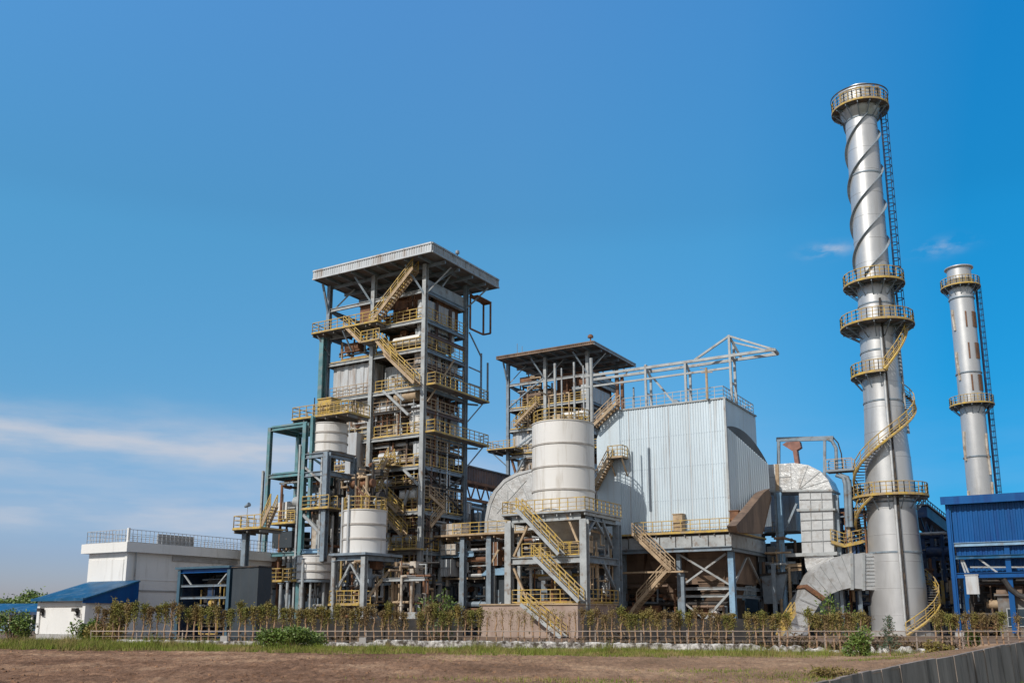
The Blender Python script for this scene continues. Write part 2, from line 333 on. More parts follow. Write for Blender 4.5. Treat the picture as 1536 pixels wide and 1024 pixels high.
def tower(fr, label, blabel, W, D, rr, zr, LV, side_levels, band=.95, light='panel'):
    T = thing('boiler_tower', label, 'boiler tower', fr.o, fr.th); zt = zr-.2-band
    xs = (-W, -W*.52, 0); x0, x1, y0, y1 = rr
    roof_of(T, x0, x1, y0, y1, zr, band, light)
    for x in xs:
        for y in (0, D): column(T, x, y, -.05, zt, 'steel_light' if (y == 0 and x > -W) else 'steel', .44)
    zl = LV + [zr-3.6]
    for z in zl:
        for a, b in zip(xs[:-1], xs[1:]): beam(T, (a+.25,0,z-.3),(b-.25,0,z-.3), 'steel_light')
        beam(T, (0,.25,z-.3),(0,D-.25,z-.3)); beam(T, (-W,.25,z-.3),(-W,D-.25,z-.3)); beam(T, (-W+.3,D,z-.3),(-.3,D,z-.3), 'steel')
    for i, z in enumerate(LV):
        floor(T, -W+.3 if i % 2 else -W*.52+.3, -.28, .16, D-.3, z, 'deck')
        railing(T, [(-W*.52+.4,.2,z+.01),(-.35,.2,z+.01)])
        if z in side_levels:
            floor(T, .3, 1.35, .1, D+2.6, z+.02, 'deck', edge='yellow', joists=False, name='side_walkway')
            railing(T, [(.35,.15,z+.03),(1.3,.15,z+.03),(1.3,D+2.5,z+.03),(.35,D+2.5,z+.03)])
            brace(T, (0,D+.2,z-2.6),(.9,D+2.2,z-.1),'steel',.12); brace(T, (0,D+.2,z-.5),(0,D+2.4,z-.2),'steel',.2)
    # knee braces under the roof
    for x in xs:
        brace(T, (x,-.1,zt-3.2),(max(x-1.6,x0+.6),y0*.6,zt-.15),'steel',.2); brace(T, (x+.1,.1,zt-3),(x+2.0,1.6,zt-.2),'steel_light',.14)
    brace(T, (0,D,zt-2.6),(x1-.4,D+1.4,zt-.2),'steel',.16); brace(T, (.1,.2,zt-2.5),(.6,3.2,zt-.1),'steel',.14)
    brace(T, (-W,.2,zr-3.9),(-W,D-.2,zr-5.0),'steel',.25)
    B = thing('boiler', blabel, 'boiler', fr.o, fr.th)
    def cb(n, x0, x1, y0, y1, z0, z1, m, p=.35, d=.055): return MB().corrbox(x0,x1,y0,y1,z0,z1,p,d).build(n, M[m], B)
    def bb(n, x0, x1, y0, y1, z0, z1, m):
        o = MB().bx(x0,x1,y0,y1,z0,z1).build(n, M[m], B); r = MB()
        k = max(1, int((x1-x0)/1.4))
        for i in range(k+1): r.bar((x0+(x1-x0)*i/k,y0-.05,z0),(x0+(x1-x0)*i/k,y0-.05,z1),.07,.1)
        for i in range(1, max(2, int((z1-z0)/1.2))): r.bar((x0,y0-.04,z0+i*1.2),(x1,y0-.04,z0+i*1.2),.08,.06)
        for i in range(4): r.bar((x1+.04,y0+(y1-y0)*i/3,z0),(x1+.04,y0+(y1-y0)*i/3,z1),.1,.08)
        r.build('stiffener', M[m], o); return o
    h = W*.52
    bb('casing', -h+.3, -.7, 3.0, D-.6, LV[0]+.15, zr-2.4, 'rust')
    bb('casing', -h+.5, -2.2, 2.2, D-.6, LV[1]+.2, LV[0]-.5, 'rust')
    cb('casing_panel', -1.4, -.5, .7, D-1.4, LV[0]-2.2, LV[0]+2.2, 'panel', .5)
    MB().bx(-.36,-.1,.4,D-.3,LV[0]+2.6,LV[0]+4.1).build('header_panel', M['steel_light'], B)
    cb('casing_panel', -1.6, -.62, .6, D-.5, LV[2]+2.4, LV[1]+.1, 'panel', .6); cb('casing_panel', -1.6, -.7, .6, D-.5, LV[2]+.2, LV[2]+1.9, 'steel_light', .5)
    cb('casing_panel', -W+.5, -h-.3, .5, D-.5, LV[2]+.2, LV[2]+3.4, 'panel', 1.1, .09)
    cb('casing_panel', -h+.4, -1.9, 1.7, D-.6, LV[2]+.25, LV[2]+2.9, 'panel', .9, .07)
    bb('casing', -W+1.2, -h-.4, .7, D-.7, LV[3]+.2, LV[2]-.6, 'cream'); bb('casing', -h+.2, -3.9, 1.0, D-.7, LV[3]+.2, LV[2]-.6, 'cream')
    bb('casing', -3.7, -.9, 2.6, D-.7, LV[3]+.2, LV[2]-.5, 'rust')
    cb('casing_panel', -1.8, -.55, .5, D-.4, LV[3]+.6, LV[3]+2.9, 'panel', 2.4, .04)
    for k, (za, zb) in enumerate(((LV[4]+.3, LV[3]-.7), (LV[5]+.4, LV[4]-.8), (LV[6]+.3, LV[5]-.7), (2.0, LV[6]-.7))):
        bb('casing', -W+1.0, -1.5, 2.2, D-.7, za, zb, ('cream','rust','panel','dark')[k])
        for q in range(5):
            ya = .5+q*(D-1)/5; cb('casing_panel', -1.45, -.6-.25*(q % 2), ya, ya+(D-1)/5-rng.uniform(.25,.7), za+rng.uniform(.2,.6), min(zb, za+rng.uniform(1.6,2.6)), rng.choice(('panel','steel_light','steel','panel')), .5)
        for q in range(3): MB().path([(-.35-.1*q,.4,zb-.2-q*.35),(-.35-.1*q,D-.4,zb-.2-q*.35)], .1+.05*(q % 2), 8).build('pipe', M[('silver_smooth','steel_light','rust')[q]], B, smooth=True)
    MB().path([(-4.2,.8,LV[1]+1.1),(-4.0,.8,LV[1]+1.1),(-1.1,.8,LV[1]+1.1),(-.9,.8,LV[1]+1.1)], .52, 18).build('drum', M['tank'], B, smooth=True)
    clutter(B, -h+.5,-.6, .6,2.6, LV[1]+.2, LV[0]-.4, 12, ('rust','tan','dark','steel_light'), .14)
    clutter(B, -h+.5,-.9, 1.2,2.9, LV[0]+.2, zr-2.6, 8, ('rust','dark','steel'), .12)
    clutter(B, -h+.6,-2.2, .9,1.7, LV[2]+.2, LV[1]-.5, 8, ('steel_light','tan','rust'), .1)
    clutter(B, -W+1,-.8, .35,1.0, LV[3]+.2, LV[2]-.5, 26, ('cream','silver_smooth','rust','tan','dark','panel'), .13)
    clutter(B, -W+1,-.6, .4,2.1, LV[4]+.2, LV[3]-.6, 26)
    clutter(B, -W+1,-.6, .4,2.1, LV[5]+.2, LV[4]-.6, 30)
    clutter(B, -W+1,-.6, .4,2.1, LV[6]+.2, LV[5]-.6, 30)
    clutter(B, -W+1,-.6, .4,2.1, .2, LV[6]-.6, 30, ('steel_light','rust','dark','steel','cream','tan'))
    clutter(B, -.9,-.3, .4,D-.4, .3, LV[3]-.6, 36, ('steel_light','rust','dark','silver_smooth','panel','cream'), .14)
    clutter(B, -.8,-.3, .4,D-.4, LV[3]+.4, LV[0]-.6, 16, ('rust','dark','steel_light'), .12)
    return T, B

TF = Frame(634, 640, 90)
ZR = 37.45
n_, l_, r_ = TF.level(648,363,ZR), TF.level(467,405,ZR), TF.level(745,420,ZR)
LV = [30.8, 27.8, 23.9, 19.2, 16.05, 11.7, 7.9, 5.1]
W1 = 12.6; D1 = TF.side(698,540,0).y
T1, B1 = tower(TF, 'tall grey steel boiler tower with a flat overhanging roof, the nearer and left one', 'rusty and cream clad boiler inside the tall left tower', W1, D1,
    (l_.x, n_.x, n_.y, r_.y), ZR, LV, (23.9, 19.2))
def fx(u, v, y=-.5): return TF.front(u, v, y)
# teal outer corner column in front of the steel one
MB().ibeam((-W1-.1,-.62,18.5),(-W1-.1,-.62,30.4),.55,.6,(0,1,0)).build('column', M['teal'], T1)
# overhanging service platform high on the left
a = fx(476,507,-.6); b = fx(574,487,-.6)
floor(T1, a.x, b.x, -1.5, 1.6, LV[0]+.02, 'deck', name='platform'); railing(T1, [(a.x+.05,1.5,LV[0]+.03),(a.x+.05,-1.45,LV[0]+.03),(fx(524,490,-1.5).x,-1.45,LV[0]+.03)])
railing(T1, [(-8.6,-1.45,LV[0]+.03),(b.x,-1.45,LV[0]+.03)])
for x in (a.x+.6, -9.5): brace(T1, (x,-1.3,LV[0]-.2),(max(x,-W1)+.3,-.1,LV[0]-2.2),'steel',.14)
cab = MB().bx(-8.6,-7.3,.3,1.2,LV[0]+.05,LV[0]+2.6); cab.bx(-8.7,-7.2,.2,1.3,LV[0]+2.6,LV[0]+2.75)
cab.build('control_cabinet', M['rust'], T1)
for q in ((562,490,627,406),(524,491,549,516),(572,513,594,541),(584,533,629,577),(564,739,591,688),(574,739,604,769),(567,755,610,803)):
    p1, p2 = fx(q[0],q[1]), fx(q[2],q[3]); stair(T1, (p1.x,-.45,p1.z), (p2.x,-.45,p2.z), .95, (0,-1,0), sm='tan')
for ua, ub, v in ((547,574,515),(556,578,740)):
    p1, p2 = fx(ua,v,-.9), fx(ub,v,-.9); floor(T1, p1.x, p2.x, -1.5, -.3, p1.z, joists=False, name='landing'); railing(T1, [(p1.x,-1.47,p1.z),(p2.x,-1.47,p1.z)])
for q in ((575,586,613,622),(606,704,628,727),(613,735,606,757),(590,585,606,600)):
    p1, p2 = fx(q[0],q[1],-.1), fx(q[2],q[3],-.1); brace(T1, (p1.x,-.1,p1.z),(p2.x,-.1,p2.z),'steel_light',.26)
p1, p2 = TF.side(681,540,.35), TF.side(641,602,.35); brace(T1, (.35,p1.y,p1.z),(.35,p2.y,p2.z),'tan',.14)
p1, p2 = TF.side(684,402,.2), TF.side(663,430,.2); brace(T1, (.2,p1.y,p1.z),(.2,p2.y,p2.z),'steel_light',.16)
# hoist cage and posts behind the right face
fr_ = MB(); y_ = D1+.4; c = [(.3,y_,31.6),(.3,y_+2.6,31.6),(.3,y_+2.6,35.0),(.3,y_,35.4)]
for p, q in zip(c, c[1:]+c[:1]): fr_.bar(p, q, .16, .16)
fr_.bar((1.2,y_+2.6,31.6),(1.2,y_+2.6,35.0),.16,.16); fr_.bar((.3,y_+2.6,31.6),(1.2,y_+2.6,31.6),.16,.16); fr_.bar((.3,y_+2.6,35),(1.2,y_+2.6,35),.16,.16); fr_.bx(.2,1.3,y_-.1,y_+2.7,35.05,35.15)
fr_.build('hoist_cage', M['rust'], T1)
g = MB(); g.bar((.5,y_+1.9,23.9),(.5,y_+1.9,29.3),.16); g.bar((1.2,y_+2.1,23.9),(1.2,y_+2.1,28.2),.16); g.bar((.2,y_,31.2),(.5,y_+1.9,28.9),.12); g.bar((.2,y_,27.4),(.5,y_+1.9,27.2),.12); g.bar((.2,y_,25.6),(.5,y_+1.9,25.5),.14)
g.build('guide_frame', M['steel'], T1)
for x in (-10.2, -9.4, -6.9): railing(T1, [(x,.4,LV[3]-9+rng.uniform(0,2)),(x+1.2,.4,LV[3]-9+rng.uniform(0,2))]) if False else None
for z, ua, ub in ((LV[4],578,594),(LV[6],578,628),(LV[7],591,628)):
    pa, pb = fx(ua,800,-.6), fx(ub,800,-.6); floor(T1, pa.x, pb.x, -1.0, .1, z+.03, joists=False, name='landing'); railing(T1, [(pa.x,-.97,z+.04),(pb.x,-.97,z+.04)])
MB().bx(fx(523,650).x, fx(539,650).x, -.9, .5, fx(530,715).z, fx(530,650).z).build('duct', M['panel'], B1)
t = tank('white_vessel', 'small white domed vessel on a railed floor inside the left boiler tower', TF.o + Matrix.Rotation(TF.th,3,'Z') @ Vector((-1.25,1.25,0)), TF.th, .95, 1.7, LV[3]+.08, 1, cat='vessel')
t = thing('warning_light', 'small lamp on the roof edge of the tall left tower', 'lamp', TF.o, TF.th)
p = TF.side(686,388,n_.x-.3); MB().tube((n_.x-.3,p.y,ZR-.02),(n_.x-.3,p.y,ZR+.5),.05).build('post', M['dark'], t); MB().lathe([(0,ZR+.45),(.22,ZR+.5),(.2,ZR+.8),(0,ZR+.9)],(n_.x-.3,p.y),12).build('lamp_head', M['steel'], t)

# darker secondary steel across the right face and front of the first tower
for z in (17.6, 14.2, 13.1, 9.9, 6.5, 21.4, 26.0, 29.2): beam(T1, (.02,.3,z),(.02,D1-.3,z),'dark' if z < 18 else 'dark_red',.2,.34)
for za_, zb_ in ((11.9,15.7),(8.1,11.3),(.3,4.7)): brace(T1, (.05,.3,za_),(.05,D1-.3,zb_),'dark',.18); brace(T1, (.05,D1-.3,za_),(.05,.3,zb_),'dark',.18)
for z in (14.0, 9.8, 6.4, 21.6): beam(T1, (-W1*.52+.3,.05,z),(-.3,.05,z),'dark',.16,.26)
for x in (-4.3,-2.2): column(T1, x, .5, .1, 19, 'dark', .22)
for y in (2.4, 4.8): column(T1, -.25, y, .1, 33, 'dark_red', .24)
for z in (12.9, 17.7, 25.6, 21.6): railing(T1, [(.1,.4,z),(.1,D1-.5,z)], m='tan')
clutter(B1, -12,-6.8, .3,1.4, 28.0, 30.4, 10, ('rust','dark','steel_light','tan'), .12)
clutter(B1, -9,-5, 1.2,5, 31.0, 33.4, 14, ('rust','red','tan','dark','yellow'), .12)
for z in (16.05, 11.7, 7.9, 30.8, 27.8): railing(T1, [(.06,.4,z+.02),(.06,D1-.4,z+.02)], m='yellow', w=.05)
for z, xa, xb in ((19.2,-12,-6.8),(16.05,-12,-6.8),(11.7,-6.3,-.4),(14.05,-4.2,-.4),(9.85,-4.2,-.4),(21.65,-6.3,-3),(6.45,-6.3,-.4),(23.9,-12.2,-6.8),(25.6,-3,-.4)): railing(T1, [(xa,.12,z+.02),(xb,.12,z+.02)], m='yellow' if z < 20 else 'tan', w=.05)
for k in range(26):
    x = -rng.uniform(.4,6.2) if k < 16 else -rng.uniform(6.8,12.2); za = rng.choice([.1,5.1,7.9,11.7,16.05,19.2]); zb_ = za+rng.choice([3.4,5.2,7.5]); MB().path([(x,rng.uniform(-.05,.35),za),(x,rng.uniform(-.05,.35),min(zb_,23.5))],rng.uniform(.04,.1),7).build('riser', M[rng.choice(('steel_light','cream','rust','silver_smooth','tan'))], T1, smooth=True)
for k in range(22):
    y = rng.uniform(.5,D1-.5); za = rng.choice([.1,5.1,7.9,11.7,16.05]); MB().path([(.0,y,za),(.0,y,za+rng.choice([3,4.5,7]))],rng.uniform(.05,.12),7).build('riser', M[rng.choice(('steel_light','rust','dark','silver_smooth','dark_red'))], T1, smooth=True)
for q in ((641,742,664,763),(664,764,643,790)):
    p1, p2 = TF.side(q[0],q[1],-.1), TF.side(q[2],q[3],-.1); stair(T1, (.12,p1.y,p1.z), (.12,p2.y,p2.z), .8, (-1,0,0), sm='tan', m='tan')
clutter(B1, -6.2,-.6, .2,1.2, 5.3, 18.8, 40, ('cream','tan','rust','steel_light','dark','brown'), .09, (.93,.95,.99))
clutter(G if 'G' in globals() else B1, -12.2,-6.8, .2,1.2, 5.3, 23.0, 30, ('cream','tan','rust','steel_light','dark'), .1, (.9,.94,.98))
for (xa, xb, y, z, r_, m_) in ((-5.6,-3.2,.7,17.2,.5,'silver_smooth'),(-2.8,-1.0,.8,13.2,.6,'tank'),(-6.0,-4.0,.8,13.0,.45,'silver_smooth'),(-3.6,-1.2,.7,9.0,.55,'panel'),(-5.8,-4.3,.6,22.0,.45,'silver_smooth')):
    MB().path([(xa,y,z),(xa+.12,y,z),(xb-.12,y,z),(xb,y,z)], r_, 16).build('drum', M[m_], B1, smooth=True)
# long dark plant hall closing the view behind everything
ph = thing('plant_hall', 'long low dark hall far behind the towers, seen only between their legs', 'building', (4,118,0), R(-8))
MB().corrbox(-34,84,0,10,-.05,9.8,.6).build('wall', M['slate'], ph); MB().bx(-34.4,84.4,-.4,10.4,9.82,10.05).build('roof', M['dark'], ph)
for i in range(19): MB().bx(-31+i*6,-28.5+i*6,-.12,-.05,2.2,4.2).build('window', M['glass'], ph)

T2F = Frame(890, 511, 122)
z2 = T2F.front(890,511,0).z; l2, r2 = T2F.level(757,540,z2), T2F.level(957,545,z2)
# columns stand inside the overhang: shift the frame's origin to the near column
off = Vector((-2.0, 2.2, 0)); T2F.o = T2F.o + Matrix.Rotation(T2F.th,3,'Z') @ off
T2, B2 = tower(T2F, 'grey boiler tower with thin flat roof, behind the tall white banded silo', 'boiler inside the tower behind the white banded silo', -l2.x-2.6, r2.y-4.4,
    (l2.x-off.x, -off.x, -off.y, r2.y-off.y), z2, [30.6,27.6,23.8,19.2,16.1,11.8,7.9,5.0], (23.8,), .4, 'brown')
W2 = -l2.x-2.6
for z, e in ((24.6,2.4),(18.0,1.8)):
    floor(T2, -W2-e, -W2+2.2, -1.8, 2.4, z, name='platform'); railing(T2, [(-W2-e+.05,2.3,z),(-W2-e+.05,-1.75,z),(-W2+2.1,-1.75,z)])
    brace(T2, (-W2-e+.4,-1.4,z-.2),(-W2,-.1,z-2.4),'steel',.16); brace(T2, (-W2,0,z-5.6),(-W2+2.8,0,z-1),'steel',.25); brace(T2, (-W2+.4,.3,z-1.2),(-W2+1.6,.3,z-5),'rust',.3)
clutter(B2, -W2+.6,-W2*.52-.3, .2,2.5, 24.2,35.2, 34, ('rust','brown','steel_light','cream','tan','dark'), .16, (.75,.86,.95))
MB().bx(-W2+1.0,-W2*.52-.5,2.6,r2.y-5.4,27.9,33.5).build('casing', M['brown'], B2); MB().bx(-W2+.8,-W2*.52-.4,3.0,r2.y-5.4,24.2,27.2).build('casing', M['panel'], B2)
for z in (30.6,27.6,24.0): floor(T2, -W2+.3, -W2*.52-.3, .2, 2.4, z+.03); railing(T2, [(-W2+.35,.25,z+.04),(-W2*.52-.3,.25,z+.04)])
for za_, zb_ in ((30.8,34.4),(24.2,27.4)): brace(T2, (-W2+.2,0,za_),(-W2*.52-.2,0,zb_),'steel',.2)
p1_ = (-W2*.52-.8,-.4,30.6); stair(T2, p1_, (-W2+1.6,-.4,27.6), .9, (0,-1,0), sm='tan')
t = thing('roof_siren', 'small horn on the roof corner of the tower behind the silo', 'siren', T2F.o, T2F.th)
MB().tube((1.0,-1.0,z2-.02),(1.0,-1.0,z2+.9),.1).build('post', M['rust'], t); MB().lathe([(.12,z2+.85),(.4,z2+.9),(.36,z2+1.2),(.15,z2+1.35),(.0,z2+1.4)],(1.0,-1.0),12).build('horn', M['rust'], t)
for x, h in ((-10.2,1.6),(-9.4,1.1)):
    t = thing('lightning_rod', 'thin rod on the roof of the tower behind the silo', 'lightning rod', T2F.o, T2F.th, 'rods on the second tower roof'); MB().tube((x,-1.6,z2-.05),(x,-1.6,z2+h),.045).build('rod', M['steel'], t); MB().lathe([(.15,z2-.03),(.12,z2+.1),(.05,z2+.2)],(x,-1.6),8).build('foot', M['steel'], t)

# ------------------------------------------------------------------ conveyor bridge between the towers
p0 = TF.side(697,697,.2); br = thing('conveyor_bridge', 'rusty enclosed conveyor bridge running back from the left tower to the second tower', 'conveyor', TF.o, TF.th)
ya = D1+.3; yb = ya+17
def zc(y, v0): return v0
zt_ = p0.z
MB().corrbox(-2.6,-.2,ya,yb,zt_-1.5,zt_,.5).build('gallery', M['dark_red'], br); MB().bx(-2.8,0,ya,yb,zt_+.02,zt_+.16).build('roof', M['deck'], br)
mb = MB(); mb.bar((0,ya,zt_-1.6),(0,yb,zt_-1.6),.25,.3); mb.bar((0,ya,zt_-3.4),(0,yb,zt_-3.4),.25,.3)
n = 9
for i in range(n): mb.bar((0,ya+(yb-ya)*i/n,zt_-1.6),(0,ya+(yb-ya)*(i+.5)/n,zt_-3.4),.12); mb.bar((0,ya+(yb-ya)*(i+.5)/n,zt_-3.4),(0,ya+(yb-ya)*(i+1)/n,zt_-1.6),.12)
mb.build('truss', M['rust'], br)
for y in (ya+4, ya+9, ya+14): column(br, -.3, y, 0, zt_-3.5, 'steel', .4, 'trestle_leg'); column(br, -2.4, y, 0, zt_-3.5, 'steel', .4, 'trestle_leg')
clutter(br, -2.4,.0, ya+.3,yb-1, 3, zt_-3.6, 48, ('steel_light','rust','dark','panel','silver_smooth'), .2)
for k in range(5): MB().bx(-2.6,-1.2,ya+1.0+k*3,ya+3.2+k*3,2,zt_-4.2-.6*(k % 2)).build('duct', M[('rust','steel_light','dark','panel','rust')[k]], br)

# ------------------------------------------------------------------ teal frame and tanks on the left
GF = Frame(491, 676, 84)
G = thing('tank_tower', 'teal and grey open steel frame carrying a white tank, left of the tall tower', 'steel frame', GF.o, GF.th)
def gx(u, v, y=0.0): return GF.front(u, v, y)
ztop = gx(459,634).z; xa, xb = gx(406,640).x, gx(459,634).x; ztank = gx(491,676).z; xr = .0; ydep = GF.side(531,681,0).y
DB = 3.6
column(G, xa, 0, -.05, ztop, 'teal', .36); column(G, xa-.55, -.1, -.05, gx(396,706).z, 'steel_light', .22); column(G, xb, 0, -.05, ztop, 'teal', .4); column(G, xb-.5, -.05, -.05, ztop-2, 'steel_light', .2)
column(G, xa+.2, DB, -.05, ztop, 'teal', .4); column(G, xb, DB, -.05, ztop+.2, 'teal', .4)
column(G, 0, 0, gx(486,838).z-.2, ztank-.1, 'steel', .5); column(G, -.55, 0, gx(486,838).z-.2, ztank-.5, 'steel_light', .18); column(G, 0, ydep, -.05, ztank-.1, 'steel', .45); column(G, xb+.75, .1, ztank-6, ztop+.6, 'teal', .3)
for z in (ztop, gx(420,710).z, gx(420,828).z):
    beam(G, (xa,0,z-.2),(xb,0,z-.2),'teal',.26,.36); beam(G, (xa+.2,DB,z-.2),(xb,DB,z-.2),'teal',.26,.36); beam(G, (xa+.1,.2,z-.2),(xa+.1,DB-.2,z-.2),'teal',.26,.36); beam(G, (xb,.2,z-.2),(xb,DB-.2,z-.2),'teal',.26,.36)
floor(G, xa, xb, .1, DB, ztop+.16, 'teal', edge=None); floor(G, xa+.2, xb-.2, .3, DB-.2, gx(420,710).z+.16, 'teal', edge=None)
for z in (ztank-.05, gx(475,706).z): beam(G, (xb+.2,0,z-.25),(-.2,0,z-.25),'steel',.3,.45); beam(G, (0,.2,z-.25),(0,ydep-.2,z-.25),'steel',.3,.45)
beam(G, (xb+.2,0,gx(470,826).z),(-.1,0,gx(470,826).z),'steel_blue',.26,.36)
floor(G, xb+.1, .1, .1, ydep+.2, ztank+.12, 'deck', edge=None)
brace(G, (xa+.2,DB,ztop-.4-1),(xb,DB,ztop-4.0),'teal',.2); brace(G, (xb,0,ztank-1.2),(-.2,0,ztank-3.0),'steel_light',.2); brace(G, gx(456,772),gx(482,800),'steel_light',.3); brace(G, gx(468,855),gx(483,838),'steel_light',.2)
# top service deck
zt2 = ztop+.6; x2a = gx(434,628).x; x2b = gx(499,628).x+1.5
floor(G, x2a, x2b, .3, 3.4, zt2, 'deck'); railing(G, [(x2a+.05,3.3,zt2),(x2a+.05,.35,zt2),(x2b,.35,zt2)]); railing(G, [(gx(462,620).x,.9,zt2),(x2b,.9,zt2),(x2b,3.3,zt2)])
mb = MB().bx(gx(465,620).x, gx(485,620).x, 1.0, 2.2, zt2+.1, zt2+1.7); mb.bx(gx(464,620).x, gx(486,620).x, .9, 2.3, zt2+1.7, zt2+1.8); mb.build('equipment_housing', M['yellow'], G)
for u in (444, 462): MB().tube((gx(u,620).x,2.4,zt2),(gx(u,620).x,2.4,zt2+2.4),.05).build('rod', M['dark'], G)
# yellow working platforms
for ua, ub, v, yy in ((452,492,763,-.5),(405,441,785,-.3),(402,446,871,-.4)):
    p1, p2 = gx(ua,v,yy), gx(ub,v,yy); floor(G, p1.x, p2.x, yy, yy+3.0, p1.z, 'deck', joists=False); railing(G, [(p1.x+.04,yy+2.9,p1.z),(p1.x+.04,yy+.04,p1.z),(p2.x,yy+.04,p1.z)], step=.9)
    railing(G, [(p1.x+.6,yy+1.2,p1.z),(p2.x,yy+1.2,p1.z)], step=.8)
p1 = gx(406,806,.6); p2 = gx(440,806,.6); MB().bx(p1.x+.4,p2.x,.4,2.8,p1.z-1.0,p1.z+.5).build('hopper', M['slate'], G)
p1 = gx(414,778,.6); p2 = gx(428,752,.6); MB().bx(p1.x,p2.x,.8,1.8,p1.z,p2.z).build('cabinet', M['white'], G)
for k in range(5):
    x = gx(404,820).x+.4+k*.62; MB().path([(x,.9,gx(420,842).z-.3*(k%2)),(x,.9,gx(420,800).z)], .17, 10).build('pipe', M[('silver_smooth','steel_light')[k % 2]], G, smooth=True)
clutter(G, xa+.4, xb-.3, .5, 3.2, .3, gx(420,712).z-.4, 40, ('steel_light','rust','silver_smooth','dark','tan','steel'), .16)
clutter(G, xb+.3, -.4, .5, 3.2, .3, ztank-.8, 44, ('steel_light','rust','silver_smooth','dark','cream','dark'), .18)
clutter(G, 0.3, 3.6, 2.2, 4.4, .3, ztank-1, 34, ('steel_light','rust','dark','dark','cream','tan'), .18)
MB().bx(gx(466,760,.7).x,gx(482,760,.7).x,.9,2.4,gx(474,822,.7).z,gx(474,770,.7).z).build('insulated_box', M['cream'], G)
pc = GF.o + Matrix.Rotation(GF.th,3,'Z') @ Vector((gx(494,676,1.9).x, 1.9, 0))
rt = 53*.0615/2
tank('storage_tank', 'white tank with two bands high on the teal frame', pc, GF.th, rt, gx(494,637,1.9).z-ztank-.2, ztank+.14, 2, group='white tanks of the left frame')
pc = GF.o + Matrix.Rotation(GF.th,3,'Z') @ Vector((gx(471,868,.6).x, .6, 0)); zl_ = gx(471,868,-.5).z
tank('storage_tank', 'squat off white tank low behind thin posts, the lowest on the left', pc, GF.th, 52*.0600/2, gx(471,832,-.5).z-zl_, zl_, 2, 'tank', head=.1, group='white tanks of the left frame')
ls = thing('tank_stand', 'short legged stand under the lowest off white tank', 'stand', pc, GF.th)
for a in range(6): MB().tube((1.2*math.cos(a*1.047),1.2*math.sin(a*1.047),-.05),(1.2*math.cos(a*1.047),1.2*math.sin(a*1.047),zl_-.02),.11).build('leg', M['steel_light'], ls)
MB().lathe([(1.0,zl_-.25),(1.5,zl_-.25),(1.5,zl_-.02),(1.0,zl_-.02)],n=32).build('ring_beam', M['steel'], ls)
for u, v0, z in ((453,840,0),(412,880,0),(430,880,0)):
    pass
# thin free standing posts in front
PF = Frame(452, 905, 79)
for u, vt in ((452,838),(430,872),(420,875),(499,842)):
    p = at_depth(u, 905, 79); t = thing('pipe_post', {452:'tall pale pipe post in front of the lowest tank',430:'pale post under the low yellow platform, nearer the teal column',420:'thin post under the low yellow platform, its left one',499:'pale post left of the stand carrying the front tank'}[u], 'post', (p.x, 79, 0), GF.th)
    h = at_depth(u, vt, 79).z; MB().tube((0,0,-.05),(0,0,h),.12,10).build('pipe', M['steel_light'], t, smooth=True); MB().bx(-.22,.22,-.22,.22,0,.06).build('base_plate', M['steel'], t); MB().bx(-.18,.18,-.18,.18,h,h+.06).build('cap_plate', M['steel'], t)
# round lookout platform at the far left
OF = Frame(359, 793, 82)
o = thing('lookout_platform', 'small railed platform on a single column above the dark block', 'platform', OF.o, OF.th)
column(o, 0, .8, -.05, OF.front(359,797).z-.1, 'steel', .5)
zp = OF.front(359,793).z; xe = OF.front(394,793).x
floor(o, -.5, xe, -.3, 2.4, zp, 'deck'); railing(o, [(-.45,2.3,zp),(-.45,-.25,zp),(xe,-.25,zp)], step=.8); p2 = OF.front(394,756); stair(o, (OF.front(379,790).x,.9,zp),(p2.x,.9,p2.z),.8,(0,1,0),sm='tan')
fl = thing('floodlight', 'grey floodlight on a thin pole above the lookout platform', 'floodlight', OF.o, OF.th)
x = OF.front(369,760).x; zf = OF.front(371,758).z
MB().tube((x-.1,.2,zp+.02),(x,.2,zf),.025).build('pole', M['steel_light'], fl)
MB().path([(x-.22,.1,zf-.06),(x+.28,.1,zf+.12)],.11,10,r2=.2).build('lamp_head', M['steel'], fl, smooth=True)

# main front tank on its stand
KF = Frame(547, 828, 78)
K = thing('tank_stand', 'steel stand with braces under the large white tank at the front', 'stand', KF.o, KF.th)
zk = KF.front(547,828).z; kx = KF.front(503,832).x; ky = KF.side(594,832).y
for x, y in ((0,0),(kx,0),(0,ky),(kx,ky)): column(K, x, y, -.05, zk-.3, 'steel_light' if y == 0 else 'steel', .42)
MB().bx(kx-.4,.4,-.4,ky+.4,zk-.2,zk).build('deck', M['steel'], K)
beam(K,(kx,0,zk-.42),(0,0,zk-.42)); beam(K,(0,0,zk-.425),(0,ky,zk-.425)); beam(K,(kx,ky,zk-.42),(0,ky,zk-.42))
zlow = KF.front(520,906).z
floor(K, kx-.3, -.25, -.3, 2.2, zlow, 'deck'); railing(K, [(kx-.25,2.1,zlow),(kx-.25,-.25,zlow),(-.25,-.25,zlow)], step=.8); railing(K, [(kx+.3,1.4,zlow),(-.4,1.4,zlow)], step=.7)
for q in ((503,890,526,845),(526,845,545,880),(530,905,547,955),(505,880,520,860)): brace(K, KF.front(q[0],q[1]), KF.front(q[2],q[3]), 'steel_light', .16)
beam(K, (.2,ky*.5,KF.front(547,868).z),(4.6,ky*.5,KF.front(547,868).z),'steel_light',.2,.3); brace(K, (.2,.3,3.2),(.2,ky-.2,6.2),'tan',.2)
clutter(K, kx+.4, -.5, 1.0, 3.4, zlow+.1, zk-.6, 24, ('steel_light','rust','dark','tan','steel'), .12)
clutter(K, .4, 4.2, ky*.4, ky+1.5, .3, zk-.6, 34, ('steel_light','rust','dark','tan','cream','dark'), .16)
